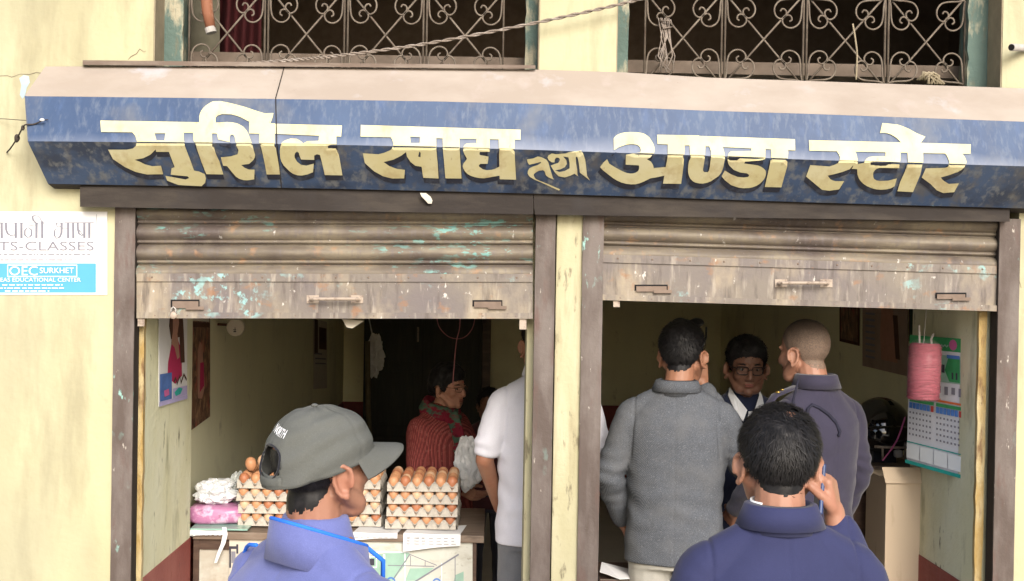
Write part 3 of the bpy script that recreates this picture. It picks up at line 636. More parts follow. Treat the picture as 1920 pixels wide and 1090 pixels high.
# ---------------------------------------------------------------- roller shutters
def shutter(pxa, pxb, top, rail_l, rail_r, label, slots, handle, lug):
    t = thing('roller_shutter', label, 'shutter', (0, 0, 0), 0, 'half raised roller shutters')
    YS = .012
    (rt_l, rb_l), (rt_r, rb_r) = rail_l, rail_r   # rail top and bottom at the left and right ends
    # corrugated curtain: profile in px from the rail up to the top
    n = 61; prof = []; pitch = 37.5
    mb = MB(); vs = []; H_ = rt_l - top
    K = 150
    for i in range(K + 1):
        u = i / K; d = u * H_                                       # px above the rail
        ph = (d / pitch) % 1
        # convex lath with a rolled bead at the joint
        if ph < .72: o = -.020 * math.sin(math.pi * ph / .72) ** .75
        elif ph < .80: o = .006
        else: o = -.007 * math.sin(math.pi * (ph - .80) / .20)
        for k in range(13):
            s = k / 12; px = pxa + (pxb - pxa) * s; py = rt_l + (rt_r - rt_l) * s - d
            p = P(px, py, YS); p.y = YS + .012 + o + .0012 * nz((px * .02, py * .08, 1), (1, 1, 1)); vs.append(p)
    fs = [(i*13+k, i*13+k+1, (i+1)*13+k+1, (i+1)*13+k) for i in range(K) for k in range(12)]
    mb.add(vs, fs); mb.build('curtain', m_shut if pxa < 1000 else m_shut_r, t, recalc=False)
    g = lambda s, py0, py1, f: (pxa + (pxb - pxa) * s, (py0 * (1 - s) + py1 * s) * 1)
    def quad(pyA_l, pyA_r, pyB_l, pyB_r, y0, y1, s0=0, s1=1):
        pt = lambda s, l, r, y: P(pxa + (pxb - pxa) * s, l + (r - l) * s, y)
        return [pt(s0, pyB_l, pyB_r, y0), pt(s1, pyB_l, pyB_r, y0), pt(s1, pyA_l, pyA_r, y0), pt(s0, pyA_l, pyA_r, y0)], [pt(s0, pyB_l, pyB_r, y1), pt(s1, pyB_l, pyB_r, y1), pt(s1, pyA_l, pyA_r, y1), pt(s0, pyA_l, pyA_r, y1)]
    r = MB().hexa(*quad(rt_l, rt_r, rb_l, rb_r, .006, .03)).build('bottom_rail', m_rail, t)
    MB().hexa(*quad(rt_l - 12, rt_r - 12, rt_l + 3, rt_r + 3, .0, .0055)).build('joint_strip', m_rail, t)
    MB().hexa(*quad(rb_l - 11, rb_r - 11, rb_l, rb_r, -.008, .0055)).build('edge_angle', m_rail, t)
    rv = None
    for k in range(11):
        s = .04 + .092 * k; px = pxa + (pxb - pxa) * s
        for (l, rr_) in ((rt_l - 5, rt_r - 5), (rb_l - 5, rb_r - 5)):
            p = P(px + random.uniform(-6, 6), l + (rr_ - l) * s, -.006 if l > rt_l else .0)
            if rv is None: rv = MB().ell((0, 0, 0), (.0035, .003, .0035), nu=8, nv=6).build('rivet', m_slot, t); rv.location = p
            else: c = rv.copy(); C.objects.link(c); c.parent = t; c.location = p
    for (x0, y0, x1, y1) in slots:
        mb = MB().hexa([P(x0, y1, .003), P(x1, y1, .003), P(x1, y0, .003), P(x0, y0, .003)], [P(x0, y1, .0056), P(x1, y1, .0056), P(x1, y0, .0056), P(x0, y0, .0056)])
        sl = mb.build('lock_slot', m_black, r)
        mb = MB().hexa([P(x0 + 3, y1 + 2, -.003), P(x1 - 2, y1 + 2, -.003), P(x1 - 2, y0 + 3, -.003), P(x0 + 3, y0 + 3, -.003)], [P(x0 + 3, y1 + 2, .0028), P(x1 - 2, y1 + 2, .0028), P(x1 - 2, y0 + 3, .0028), P(x0 + 3, y0 + 3, .0028)])
        mb.hexa([P(x1 - 26, y1 + 5, -.006), P(x1 + 8, y1 + 5, -.006), P(x1 + 8, y1 - 1, -.006), P(x1 - 26, y1 - 1, -.006)], [P(x1 - 26, y1 + 5, -.0031), P(x1 + 8, y1 + 5, -.0031), P(x1 + 8, y1 - 1, -.0031), P(x1 - 26, y1 - 1, -.0031)])
        mb.build('lock_bolt', m_slot, r)
    x0, y0, x1, y1 = handle
    mb = MB(); a, c = P(x0, (y0 + y1) / 2, -.028), P(x1, (y0 + y1) / 2, -.028)
    mb.sweep([P(x0, (y0+y1)/2, .005), P(x0, (y0+y1)/2, -.02), a + Vector((.008, 0, 0)), c - Vector((.008, 0, 0)), P(x1, (y0+y1)/2, -.02), P(x1, (y0+y1)/2, .005)], [.006] * 6, 8, flat=1.3)
    mb.hexa([P(x0 - 9, y1 + 3, .002), P(x0 + 14, y1 + 3, .002), P(x0 + 14, y0 - 2, .002), P(x0 - 9, y0 - 2, .002)], [P(x0 - 9, y1 + 3, .0057), P(x0 + 14, y1 + 3, .0057), P(x0 + 14, y0 - 2, .0057), P(x0 - 9, y0 - 2, .0057)])
    mb.hexa([P(x1 - 14, y1 + 3, .002), P(x1 + 9, y1 + 3, .002), P(x1 + 9, y0 - 2, .002), P(x1 - 14, y0 - 2, .002)], [P(x1 - 14, y1 + 3, .0057), P(x1 + 9, y1 + 3, .0057), P(x1 + 9, y0 - 2, .0057), P(x1 - 14, y0 - 2, .0057)])
    mb.build('handle', m_handle, r)
    for (lx, lw, ly) in lug:
        yb = rb_l + (rb_r - rb_l) * (lx - pxa) / (pxb - pxa)
        MB().hexa([P(lx, ly, .0), P(lx + lw, ly, .0), P(lx + lw, yb - 2, .0), P(lx, yb - 2, .0)], [P(lx, ly, .018), P(lx + lw, ly, .018), P(lx + lw, yb - 2, .018), P(lx, yb - 2, .018)]).build('stop_lug', m_handle, t)
    return t
shutter(256, 999, 374, (525, 597), (526, 598), 'left rusty roller shutter with many teal paint flakes, half raised above the egg counter',
        [(320, 562, 374, 576), (886, 563, 942, 575)], (584, 556, 672, 566), [(258, 13, 612), (974, 13, 618)])
shutter(1128, 1869, 384, (489, 563), (511, 584), 'right rusty brown roller shutter, half raised above the men in the doorway',
        [(1190, 534, 1252, 545), (1754, 549, 1812, 559)], (1462, 526, 1552, 536), [(1150, 12, 576)])
# ================================================================ posters, papers and small fixtures
def sheet(name, label, cat, corners, layers, base, thick=.0015, group=None, n=None):
    """corners: top-left, top-right, bottom-right, bottom-left in world; layers: (part name, material, [polys in uv 0..1, v down])"""
    tl, tr, br, bl = [Vector(c) for c in corners]
    nn = (tr - tl).cross(bl - tl).normalized()
    if nn.dot(CAM - tl) < 0: nn = -nn
    mp = lambda p, o=0: (tl.lerp(tr, p[0])).lerp(bl.lerp(br, p[0]), p[1]) + nn * o
    t = thing(name, label, cat, tuple((bl + br) / 2), 0, group)
    inv = Matrix.Translation(-t.location)
    mb = MB(); K = 10; vs = []
    for o in (0, -thick):
        for i in range(K + 1):
            for j in range(K + 1): vs.append(inv @ mp((j / K, i / K), o))
    q = (K + 1) ** 2; fs = []
    for i in range(K):
        for j in range(K):
            a = i*(K+1)+j; fs += [(a, a+1, a+K+2, a+K+1), (q+a+1, q+a, q+a+K+1, q+a+K+2)]
    for i in range(K):
        for (a, c) in ((i, i+1), (K*(K+1)+i+1, K*(K+1)+i), ((i+1)*(K+1), i*(K+1)), (i*(K+1)+K, (i+1)*(K+1)+K)): fs.append((a, q+a, q+c, c))
    mb.add(vs, fs).build('paper', base, t)
    for k, (pn, m, polys) in enumerate(layers):
        if isinstance(polys, tuple):     # text
            text(pn, polys[0], polys[1], lambda p: inv @ mp(p, .0006 + .0004 * k), m, t)
        else: flat(pn, polys, lambda p: inv @ mp(p, .0006 + .0004 * k), m, t)
    return t
# --- classes poster on the outer wall (px frame)
def pxs(x0, y0, x1, y1, y):      # corners on the facade plane
    return [P(x0, y0, y), P(x1, y0, y), P(x1, y1, y), P(x0, y1, y)]
PX0, PY0, PX1, PY1 = -62, 397, 201, 553
def uv(*pts): return [((x - PX0) / (PX1 - PX0), (y - PY0) / (PY1 - PY0)) for x, y in pts]
def uq(x0, y0, x1, y1): return uv((x0, y0), (x1, y0), (x1, y1), (x0, y1))
zq = lambda *p: uv(*[(x / 6.414, 390 + y / 6.414) for x, y in p])
def zs(pts, wd): return zq(*stroke(pts, wd))
deva = [zs([(-70, 180), (552, 182)], 9), zs([(665, 182), (755, 180)], 9), zs([(775, 178), (1130, 178)], 9),
        zs([(20, 180), (22, 365)], 30), zs([(72, 182), (74, 260), (92, 310), (135, 335), (178, 325)], [27, 27, 24, 12, 8]), zs([(190, 182), (190, 365)], 30),
        zs([(258, 182), (258, 365)], 30), zs([(330, 240), (300, 270), (298, 325), (340, 365), (378, 330), (382, 270), (345, 235), (350, 215), (430, 205)], [10, 20, 22, 9, 24, 22, 10, 8, 8]), zs([(440, 182), (438, 365)], 30),
        zs([(508, 160), (508, 365)], 30), zs([(500, 160), (475, 110), (420, 88), (390, 105), (400, 150), (440, 182)], [12, 9, 9, 26, 24, 8]),
        zs([(690, 182), (675, 200), (700, 230), (740, 220)], [10, 16, 9, 8]), zs([(742, 182), (740, 300), (720, 350), (680, 368), (655, 330), (655, 280), (672, 250)], [30, 28, 22, 10, 22, 18, 8]), zs([(740, 245), (815, 245)], 8), zs([(820, 182), (820, 365)], 30),
        zs([(880, 182), (882, 365)], 30), zs([(935, 182), (938, 260), (950, 310), (985, 335), (1010, 322)], [27, 27, 22, 10, 8]), zs([(940, 250), (1000, 330)], 10), zs([(1015, 182), (1015, 365)], 30), zs([(1075, 182), (1075, 365)], 30)]
fine = []
for yy, x0, x1 in ((477.5, -40, 172), (487.5, -40, 140)):
    x = x0
    while x < x1:
        l = random.uniform(3, 13); fine.append(uq(x, yy - .9, min(x + l, x1), yy + .9)); x += l + random.uniform(1.5, 4)
wfine = []
for yy, x0, x1 in ((534.5, 5, 118), (540.5, -5, 122), (546, 10, 95)):
    x = x0
    while x < x1:
        l = random.uniform(3, 14); wfine.append(uq(x, yy - 1, min(x + l, x1), yy + 1)); x += l + random.uniform(1.5, 4)
tbox = lambda x0, y0, x1, y1: ((x0 - PX0) / (PX1 - PX0), (y0 - PY0) / (PY1 - PY0), (x1 - PX0) / (PX1 - PX0), (y1 - PY0) / (PY1 - PY0))
fr = [uq(14, 496.5, 145, 498.3), uq(14, 517.8, 145, 519.6), uq(14, 498.3, 15.6, 517.8), uq(143.4, 498.3, 145, 517.8)]
sheet('wall_poster', 'white Devanagari classes poster with blue lower band on the cream outer wall', 'poster', pxs(PX0, PY0, PX1, PY1, -.003),
      [('blue_band', m_pblue, [uq(PX0 + 4, 494, 180, 549)]), ('heading', m_ink, deva), ('heading_line', m_ink, ('IELTS-CLASSES', tbox(-44, 453, 176, 470))), ('small_print', m_ink, fine + [uq(180.8, 402, 181.5, 470)]),
       ('band_frame', m_pwhite, fr), ('band_name', m_pwhite, ('OEC', tbox(18, 499.5, 71, 516.5))), ('band_place', m_pwhite, ('SURKHET', tbox(75, 502, 139, 512.5))), ('band_line', m_pwhite, ('OVERSEAS EDUCATIONAL CENTER', tbox(-34, 521, 152, 528.5))), ('band_print', m_pwhite, wfine)], m_white, .002)
# --- posters on the left reveal and deeper left wall
def onX(x0, y0t, y0b, x1, y1t, y1b, X): return [PX(x0, y0t, X), PX(x1, y1t, X), PX(x1, y1b, X), PX(x0, y0b, X)]
m_rose = dull('rose_red_print', (.42, .03, .10), v=.2, sc=12); m_skinp = dull('printed_skin', (.42, .23, .17), v=.2, sc=20); m_brownp = dull('brown_print', (.10, .05, .035), v=.5, sc=25); m_bluep = dull('blue_print', (.08, .16, .42), v=.4, sc=30); m_lilac = dull('lilac_print', (.42, .38, .62), v=.2)
m_deity = mat('faded_brown_print', (.16, .085, .05), .6, .3, [('noise', (.34, .21, .12), (26, 26, 16), .5, .62, .9), ('noise', (.045, .03, .025), (30, 30, 20), .5, .6, .8), ('noise', (.32, .09, .06), (14, 14, 9), .58, .66, .8)])
XR_ = RL + .005
sheet('wall_poster', 'glossy poster of a woman in rose red on the left reveal wall', 'poster', onX(298, 560, 763, 351, 566, 748, XR_),
      [('dress', m_rose, [[(.42, .42), (.62, .36), (.78, .5), (.80, .75), (.55, .82), (.28, .74), (.3, .6)]]), ('hair', m_brownp, [[(.38, .05), (.8, .05), (.86, .3), (.9, .62), (.74, .62), (.7, .36), (.4, .38), (.33, .25)]]),
       ('face', m_skinp, [[(.46, .1), (.64, .1), (.68, .22), (.62, .33), (.66, .42), (.7, .56), (.62, .58), (.52, .46), (.4, .42), (.46, .3)]]), ('blue_panel', m_bluep, [rect(.02, .70, .42, .955)]), ('pale_stripe', m_lilac, [rect(.0, .957, .99, .998), rect(.46, .86, .98, .955)]),
       ('dark_writing', m_brownp, [stroke([(.48, .8), (.55, .76), (.6, .82), (.7, .75), (.74, .82), (.85, .74), (.95, .8)], .03)]), ('turquoise_mark', m_teal, [[(.5, .9), (.66, .86), (.8, .88), (.72, .93), (.55, .94)]]), ('pink_mark', m_pinkp, [[(.14, .86), (.3, .85), (.32, .91), (.16, .92)]])], m_white, group=None)
sheet('wall_poster', 'narrow faded brown picture poster with pink centre on the left inner wall', 'poster', onX(352, 560, 812, 394, 570, 781, IL + .006),
      [('upper_panel', m_paperwarm, [rect(.05, .0, .95, .16)]), ('dark_band', m_brownp, [rect(.02, .17, .98, .21)]), ('figure', m_skinp, [[(.5, .32), (.62, .36), (.66, .5), (.74, .72), (.6, .8), (.42, .78), (.4, .6), (.42, .4)]]), ('robe', m_rose, [[(.52, .5), (.68, .5), (.7, .7), (.5, .74)]])], m_deity)
sheet('strip_calendar', 'narrow dark and white strip poster deep on the left inner wall', 'poster', onX(588, 598, 730, 613, 604, 728, IL + .006),
      [('dark_photo', m_brownp, [rect(.05, .0, .3, .5), rect(.38, .1, .95, .42)]), ('grey_text', m_ink, [rect(.1, .55, .9, .57), rect(.1, .48, .6, .5), rect(.1, .62, .9, .64)])], m_paperwarm)
# right inner wall posters
sheet('wall_poster', 'small dark red framed picture high on the right inner wall', 'poster', onX(1574, 560, 640, 1611, 564, 649, IR - .006), [('picture', m_deity, [rect(.08, .05, .92, .93)])], m_brownp)
sheet('wall_poster', 'large faded pale calendar poster on the right inner wall behind the pink twine', 'poster', onX(1617, 560, 686, 1702, 566, 706, IR - .006),
      [('date_grid', m_ink, [rect(.08 + .0, .2 + .09 * i, .3, .23 + .09 * i) for i in range(8)]), ('pink_figure', m_skinp, [[(.45, .1), (.7, .1), (.75, .5), (.8, .85), (.45, .85), (.42, .5)]]), ('dark_figure', m_brownp, [[(.7, .2), (.8, .2), (.85, .8), (.76, .8)]])], dull('dim_paper', (.34, .25, .2), v=.3, sc=8))
sheet('wall_poster', 'dark green picture at the edge of the right inner wall beside the reveal', 'poster', onX(1704, 560, 640, 1741, 562, 650, IR - .006), [('picture', dull('dark_green_print', (.03, .06, .04)), [rect(.06, .04, .94, .94)])], m_brownp)
# meter / clock facing the street on a bracket of the left inner wall
ck = P(442, 614, 1.4); t = thing('round_wall_clock', 'small round cream clock on a bracket of the left inner wall', 'clock', ck)
mb = MB(); mb.sweep([(0, .02, 0), (0, .012, 0), (0, -.008, 0), (0, -.014, 0)], [.034, .041, .041, .036], 28); mb.build('case', dull('cream_plastic', (.50, .46, .38), .4, v=.1), t, smooth=False, bevel=.002)
mb = MB(); mb.sweep([(0, -.0145, 0), (0, -.016, 0)], [.031, .031], 28); fc = mb.build('dial', m_paperwarm, t)
mb = MB(); mb.box((-.001, -.0175, -.022), (.002, -.0165, .0)); mb.box((-.008, -.0195, -.012), (.006, -.018, -.009)); mb.box((-.006, -.0195, -.021), (.006, -.018, -.016)); mb.build('hands', m_inkdark, fc)
MB().sweep([(0, .015, 0), (-.03, .02, .01), (IL - ck.x + .001, .05, .01)], .006, 8).build('bracket', m_brownp, t)
# paper hanging under the left shutter, torn paper under the sign
pp = [P(641, 598, .06), P(683, 602, .06), P(660, 616, .05), P(650, 614, .05)]
tag(MB().hexa(pp, [p + Vector((0, .002, 0)) for p in pp]).build('hanging_paper', m_paperwarm), 'small cream paper scrap hanging below the left shutter edge', 'paper')
def ribbon(name, pts, wd, m, label, cat, th=.0015, parent=None):
    """a thin flexible strip: pts world, widths along x"""
    mb = MB(); vs = []
    for i, p in enumerate(pts):
        ww = wd[i] if hasattr(wd, '__len__') else wd
        p = Vector(p); vs += [p + Vector((-ww/2, 0, 0)), p + Vector((ww/2, .3*ww, 0)), p + Vector((ww/2, .3*ww + th, 0)), p + Vector((-ww/2, th, 0))]
    fs = []
    for i in range(len(pts) - 1):
        for k in range(4): fs.append((i*4+k, i*4+(k+1) % 4, i*4+4+(k+1) % 4, i*4+4+k))
    n = len(pts); fs += [(0, 1, 2, 3), (4*n-1, 4*n-2, 4*n-3, 4*n-4)]
    mb.add(vs, fs); o = mb.build(name, m, parent); tag(o, label, cat); return o
ribbon('torn_paper', [P(793, 362, -.075), P(799, 369, -.078), P(804, 376, -.075), P(806, 382, -.07)], [.02, .03, .024, .012], m_paperwarm, 'torn scrap of cream paper hanging from the bottom edge of the sign', 'paper')
# bamboo / rusty pipe and cloth behind the left grille
mb = MB().sweep([P(383, -60, .09), P(389, 20, .09), P(396, 58, .09)], [.021, .020, .017], 12); o = mb.build('rusty_pipe', m_rustpipe, None, smooth=True); tag(o, 'rusty brown pipe stub pointing down in front of the left window grille', 'pipe')
MB().sweep([P(393.5, 52, .0885), P(396.5, 62, .088)], [.019, .0185], 12).build('pipe_end', m_pvc, o)
mb = MB(); vs = []
for i in range(9):
    for k in range(25):
        u = k / 24; vs.append(P(412 + 78 * u, -120 + 240 * i / 8, .5 + .04 * math.sin(u * 16 + i * .3)))
mb.add(vs, [(i*25+k, i*25+k+1, (i+1)*25+k+1, (i+1)*25+k) for i in range(8) for k in range(24)])
o = mb.build('hanging_cloth', m_maroon, None, smooth=True); tag(o, 'dark maroon cloth hanging inside the left upper window', 'curtain')
tag(MB().hexa([P(352, 130, .4), P(412, 130, .4), P(412, -60, .4), P(352, -60, .4)], [P(352, 130, .42), P(412, 130, .42), P(412, -60, .42), P(352, -60, .42)]).build('window_board', dull('olive_board', (.14, .13, .095))), 'dull olive board standing inside the left edge of the left window', 'board')
# cables
def cable(name, pts, r, m, label, cat='cable', n=8, twist=0):
    q = [Vector(p) for p in pts]; sm = []
    for i in range(len(q) - 1):
        p0, p1, p2, p3 = q[max(i-1, 0)], q[i], q[i+1], q[min(i+2, len(q)-1)]
        for t in np.linspace(0, 1, 7)[:-1]: sm.append(.5 * ((2*p1) + (-p0+p2)*t + (2*p0-5*p1+4*p2-p3)*t*t + (-p0+3*p1-3*p2+p3)*t**3))
    sm.append(q[-1])
    mb = MB()
    if twist:
        dense = []
        for i in range(len(sm) - 1):
            for t in np.linspace(0, 1, 9)[:-1]: dense.append(sm[i].lerp(sm[i+1], t))
        for ph in (0, math.pi):
            mb.sweep([p + Vector((0, math.cos(k * twist + ph) * r * .8, math.sin(k * twist + ph) * r * .8)) for k, p in enumerate(dense)], r * .75, 6)
    else: mb.sweep(sm, r, n)
    return tag(mb.build(name, m, None, smooth=True), label, cat)
cable('twisted_cable', [P(470, 119, -.02), P(560, 112, -.03), P(640, 104, -.04), P(800, 82, -.05), P(1000, 44, -.06), P(1180, 4, -.06), P(1290, -28, -.05)], .0042, m_wire, 'thick grey twisted cable sagging across both upper windows', twist=.5)
cable('thin_wire', [P(-60, 224, -.02), P(0, 223, -.02), P(50, 226, -.1), P(90, 224.5, -.19)], .0012, m_wired, 'thin wire running along the wall to the left end of the sign')
t = cable('knotted_cord', [P(80, 226, -.195), P(64, 233, -.185), P(48, 234, -.19), P(42, 240, -.17), P(36, 252, -.14), P(28, 266, -.1), P(20, 278, -.05), P(13, 286, -.006)], .0025, m_wired, 'dark knotted cord tied to the left end of the sign', 'cord')
MB().ell(P(43, 240, -.172), (.006, .006, .009)).build('knot', m_wired, t, smooth=True); mb = MB(); mb.ell(P(32, 259, -.12), (.009, .008, .013)); mb.ell(P(31, 262, -.118), (.007, .007, .01)); mb.build('knot', m_wired, t, smooth=True)
tag(MB().ell(P(79, 225, -.2), (.008, .006, .005)).build('screw_cap', m_white), 'small white insulator on the left end of the blue sign', 'insulator')
mb = MB(); rr = random.Random(3)
strands = [(1240 + rr.uniform(-6, 14), 34, 1238 + rr.uniform(-6, 26), 136) for _ in range(9)]
for (xa, ya, xb, yb) in strands:
    mb.sweep([P(xa, ya, .13), P((xa + xb) / 2 + rr.uniform(-14, 14), 70, .11), P((xa + xb) / 2 + rr.uniform(-14, 14), 105, .115), P(xb, yb, .12)], .0022, 5)
mb.sweep([P(1238, 40, .12), P(1258, 38, .1), P(1262, 50, .11), P(1244, 54, .11), P(1240, 44, .12)], .003, 5)
tag(mb.build('wire_bundle', m_wire, None, smooth=True), 'tangled bundle of old wires hanging on the left part of the right grille', 'wires')
cable('cloth_strip', [P(1599, 45, .13), P(1604, 75, .125), P(1607, 105, .125), P(1605, 150, .13)], .0034, m_reveal, 'pale strip hanging from the middle of the right window grille', 'strip')
mb = MB()
for k in range(9): mb.sweep([P(1725 + rr.uniform(-10, 12), 150, .12), P(1735 + rr.uniform(-6, 16), 136, .11), P(1748 + rr.uniform(-10, 14), 142, .12), P(1745 + rr.uniform(-14, 30), 158, .12)], rr.uniform(.002, .006), 5)
tag(mb.build('dried_rags', m_reveal, None, smooth=True), 'bunch of dried scraps lying behind the right end of the right grille', 'rags')
mb = MB().sweep([P(1897, 89, -.09), P(1925, 90, -.02), P(1940, 90, .01)], .0125, 14); o = mb.build('wall_pipe', m_pvc, None, smooth=True); tag(o, 'short grey pipe stub sticking out of the wall right of the right window', 'pipe')
MB().sweep([P(1896, 89, -.0925), P(1897.5, 89, -.088)], .0105, 14).build('pipe_mouth', m_black, o)

# ================================================================ the egg counter
CT = .905; CY0, CY1 = .78, 1.36; CXL, CXR = RL + .008, X0(894, 995, .78)
t = thing('egg_counter', 'dark wooden shop counter carrying the egg trays', 'counter', (0, CY0, FLZ))
off = Vector((0, CY0, FLZ)); lc = lambda a: tuple(Vector(a) - off)
MB().box(lc((CXL, CY0 - .015, CT - .03)), lc((CXR + .03, CY1, CT))).build('counter_top', m_woodtop, t, bevel=.003)
for (xa, xb) in ((CXL, CXL + .022), (CXR - .028, CXR)): MB().box(lc((xa, CY0, FLZ)), lc((xb, CY0 + .05, CT - .03))).build('post', m_wood, t)
MB().box(lc((CXL + .022, CY0 + .012, FLZ)), lc((CXR - .028, CY0 + .03, CT - .035))).build('front_panel', m_stain, t)
MB().box(lc((CXL + .022, CY0 + .004, CT - .075)), lc((CXR - .028, CY0 + .011, CT - .03))).build('top_rail', m_wood, t)
MB().box(lc((CXR - .02, CY0 + .05, FLZ)), lc((CXR - .004, CY1, CT - .03))).build('side_panel', m_wood, t)
# printed sheet on the panel
Ys = CY0 - .001
sx0, sy0, sx1, sy1 = 676, 1016, 886, 1110
def suv(*p): return [((640 + x / 4.36 - sx0) / (sx1 - sx0), (840 + y / 4.36 - sy0) / (sy1 - sy0)) for x, y in p]
def ss(pts, wd): return suv(*stroke(pts, wd))
sheet('bridge_print', 'torn pale green printed sheet with thin bridge lines on the counter front', 'print', pxs(sx0, sy0, sx1, sy1, Ys),
      [('green_field', m_palegreen, [suv((240, 880), (420, 850), (560, 855), (520, 960), (420, 1090), (260, 1090)), suv((560, 985), (760, 980), (620, 1085), (520, 1090)), suv((930, 1040), (1000, 1010), (1000, 1090), (920, 1090))]),
       ('pale_line', m_pwhite, [ss([(350, 870), (350, 1100)], 16), ss([(160, 855), (560, 852)], 10), ss([(520, 860), (520, 1090)], 8), ss([(820, 940), (820, 1100)], 7)]),
       ('dark_line', m_ink, [ss([(420, 1080), (560, 870)], 9), ss([(600, 1095), (960, 870)], 13), ss([(380, 960), (760, 968)], 7), ss([(560, 870), (780, 960)], 6), ss([(565, 880), (565, 960)], 6), ss([(685, 925), (685, 965)], 6), ss([(930, 890), (930, 1090)], 6)]),
       ('dark_box', m_inkdark, [suv((205, 905), (270, 905), (270, 960), (205, 960))]), ('box_rim', m_pwhite, [ss([(190, 890), (290, 890)], 7), ss([(190, 975), (290, 975)], 7), ss([(187, 890), (187, 975)], 7), ss([(288, 890), (288, 975)], 7)]),
       ('blue_ring', m_skyblue, [ss([(405 + 34 * math.cos(a), 1095 - 34 * math.sin(a)) for a in np.linspace(.2, 2.9, 9)], 14), ss([(780 + 28 * math.cos(a), 1098 - 28 * math.sin(a)) for a in np.linspace(.2, 2.9, 9)], 13)])], mat('weathered_print', (.50, .50, .45), .85, .1, [('noise', (.34, .31, .25), (7, 7, 16), .50, .66, .8), ('noise', (.58, .60, .56), 12, .5, .7, .6), ('noise', (.2, .18, .14), 30, .62, .72, .6)]))
sheet('old_label', 'yellowed torn paper with dark frame pasted on the counter front behind the cap man', 'paper', pxs(430, 1012, 560, 1100, Ys), [('frame_mark', m_inkdark, [rect(.0, .14, .12, .2), rect(.0, .2, .025, .6), rect(.1, .1, .13, .3)]), ('grey_mark', m_ink, [rect(.03, .25, .09, .5)])], m_paperwarm)
# newspapers, glass sheet, pink pack, bags
def newspaper(name, label, pxy, yfr, drop):
    (x0, x1) = pxy; zt = CT + .003
    a, c = X0(x0, 995, CY0), X0(x1, 995, CY0)
    vs = []; prof = [(yfr, zt), (CY0 - .012, zt + .001), (CY0 - .021, zt - .006), (CY0 - .026, zt - drop * .5), (CY0 - .027, zt - drop)]
    mb = MB(); K = 8
    for o in (0, .0012):
        for i, (yy, z) in enumerate(prof):
            for k in range(K + 1):
                u = k / K; dz = -(drop * (.9 * (1 - u) - .3)) * (i / 4) ** 2 * .6 if i > 1 else 0
                vs.append((a + (c - a) * u + (.02 if i == 0 else 0), yy - o, z + dz + o + .0015 * math.sin(u * 7 + i)))
    n = len(prof) * (K + 1); fs = []
    for i in range(len(prof) - 1):
        for k in range(K): q = i*(K+1)+k; fs += [(q, q+1, q+K+2, q+K+1), (n+q+1, n+q, n+q+K+1, n+q+K+2)]
    o = mb.add(vs, fs).build(name, m_white); tag(o, label, 'newspaper')
    mb = MB(); r2 = random.Random(x0)
    for i in range(7):
        for j in range(3 if drop > .03 else 1):
            xx = a + (c - a) * (.06 + .13 * i); z = zt - .014 - j * .012
            mb.box((xx, CY0 - .0305, z), (xx + (c - a) * r2.uniform(.05, .1), CY0 - .0288, z + .004))
    mb.build('newsprint', m_news, o)
newspaper('newspaper', 'white newspaper sheet hanging over the counter edge under the right egg stack', (757, 864), .95, .05)
newspaper('newspaper', 'white newspaper sheet lying under the middle egg stack', (662, 746), .95, .018)
newspaper('newspaper', 'folded white paper at the left end of the counter under the glass', (357, 424), .92, .012)
gx = [X0(357, 985, CY0), X0(446, 985, CY0)]
tag(MB().box((gx[0], CY0 - .005, CT + .006), (gx[1] + .04, 1.05, CT + .012)).build('glass_sheet', mat('green_glass', (.25, .42, .36), .1, .5)), 'green edged glass sheet lying at the left end of the counter', 'glass')
def lumpy(name, c, r, m, label, cat, amp, s, seed, flatb=True, n=3):
    rj = random.Random(seed); bm = bmesh.new(); bmesh.ops.create_icosphere(bm, subdivisions=n, radius=1)
    for v in bm.verts:
        d = v.co.copy()
        if amp < .2: d = Vector([math.copysign(abs(c_) ** .55, c_) for c_ in d])
        k = 1 + amp * .7 * nz(d, (s, s, s), seed) - amp * .55 * abs(nz(d, (s*1.7, s*1.7, s*1.7), seed + 5)) - amp * .3 * abs(nz(d, (s*4, s*4, s*4), seed + 9))
        v.co = Vector((d.x * r[0], d.y * r[1], d.z * r[2])) * k
        if amp > .3: v.co += Vector((rj.uniform(-1, 1) * r[0], rj.uniform(-1, 1) * r[1], rj.uniform(-1, 1) * r[2])) * .07
        if flatb and v.co.z < -r[2] * .8: v.co.z = -r[2] * .8
    me = bpy.data.meshes.new(name); bm.to_mesh(me); bm.free()
    o = link(name, me, m, None, amp < .3); o.location = c; return tag(o, label, cat)
pk = P(408, 965, .95)
lumpy('pink_packet', (pk.x + .005, .93, CT + .013 + .034), (.125, .09, .042), m_pinkpack, 'purple pink packet lying on the glass sheet at the left of the counter', 'packet', .18, 1.6, 4)
lumpy('plastic_bag', (pk.x - .01, .95, CT + .013 + .12), (.095, .08, .058), m_bag, 'crumpled white plastic bag on top of the pink packet', 'bag', .6, 2.2, 9, n=4)
lumpy('plastic_bag', (pk.x + .075, 1.02, CT + .013 + .115), (.06, .06, .075), mat('clear_grey_plastic', (.36, .38, .37), .25, .5), 'grey clear plastic bag heaped behind the crumpled white bag', 'bag', .6, 2.4, 13, n=4)
ribbon('white_ribbon', [P(420, 989, CY0 - .03), P(422, 1003, CY0 - .035), P(418, 1020, CY0 - .035), P(410, 1038, CY0 - .033), P(404, 1056, CY0 - .03)], [.016, .018, .017, .014, .01], m_white, 'white plastic ribbon dangling from the left counter edge', 'ribbon')

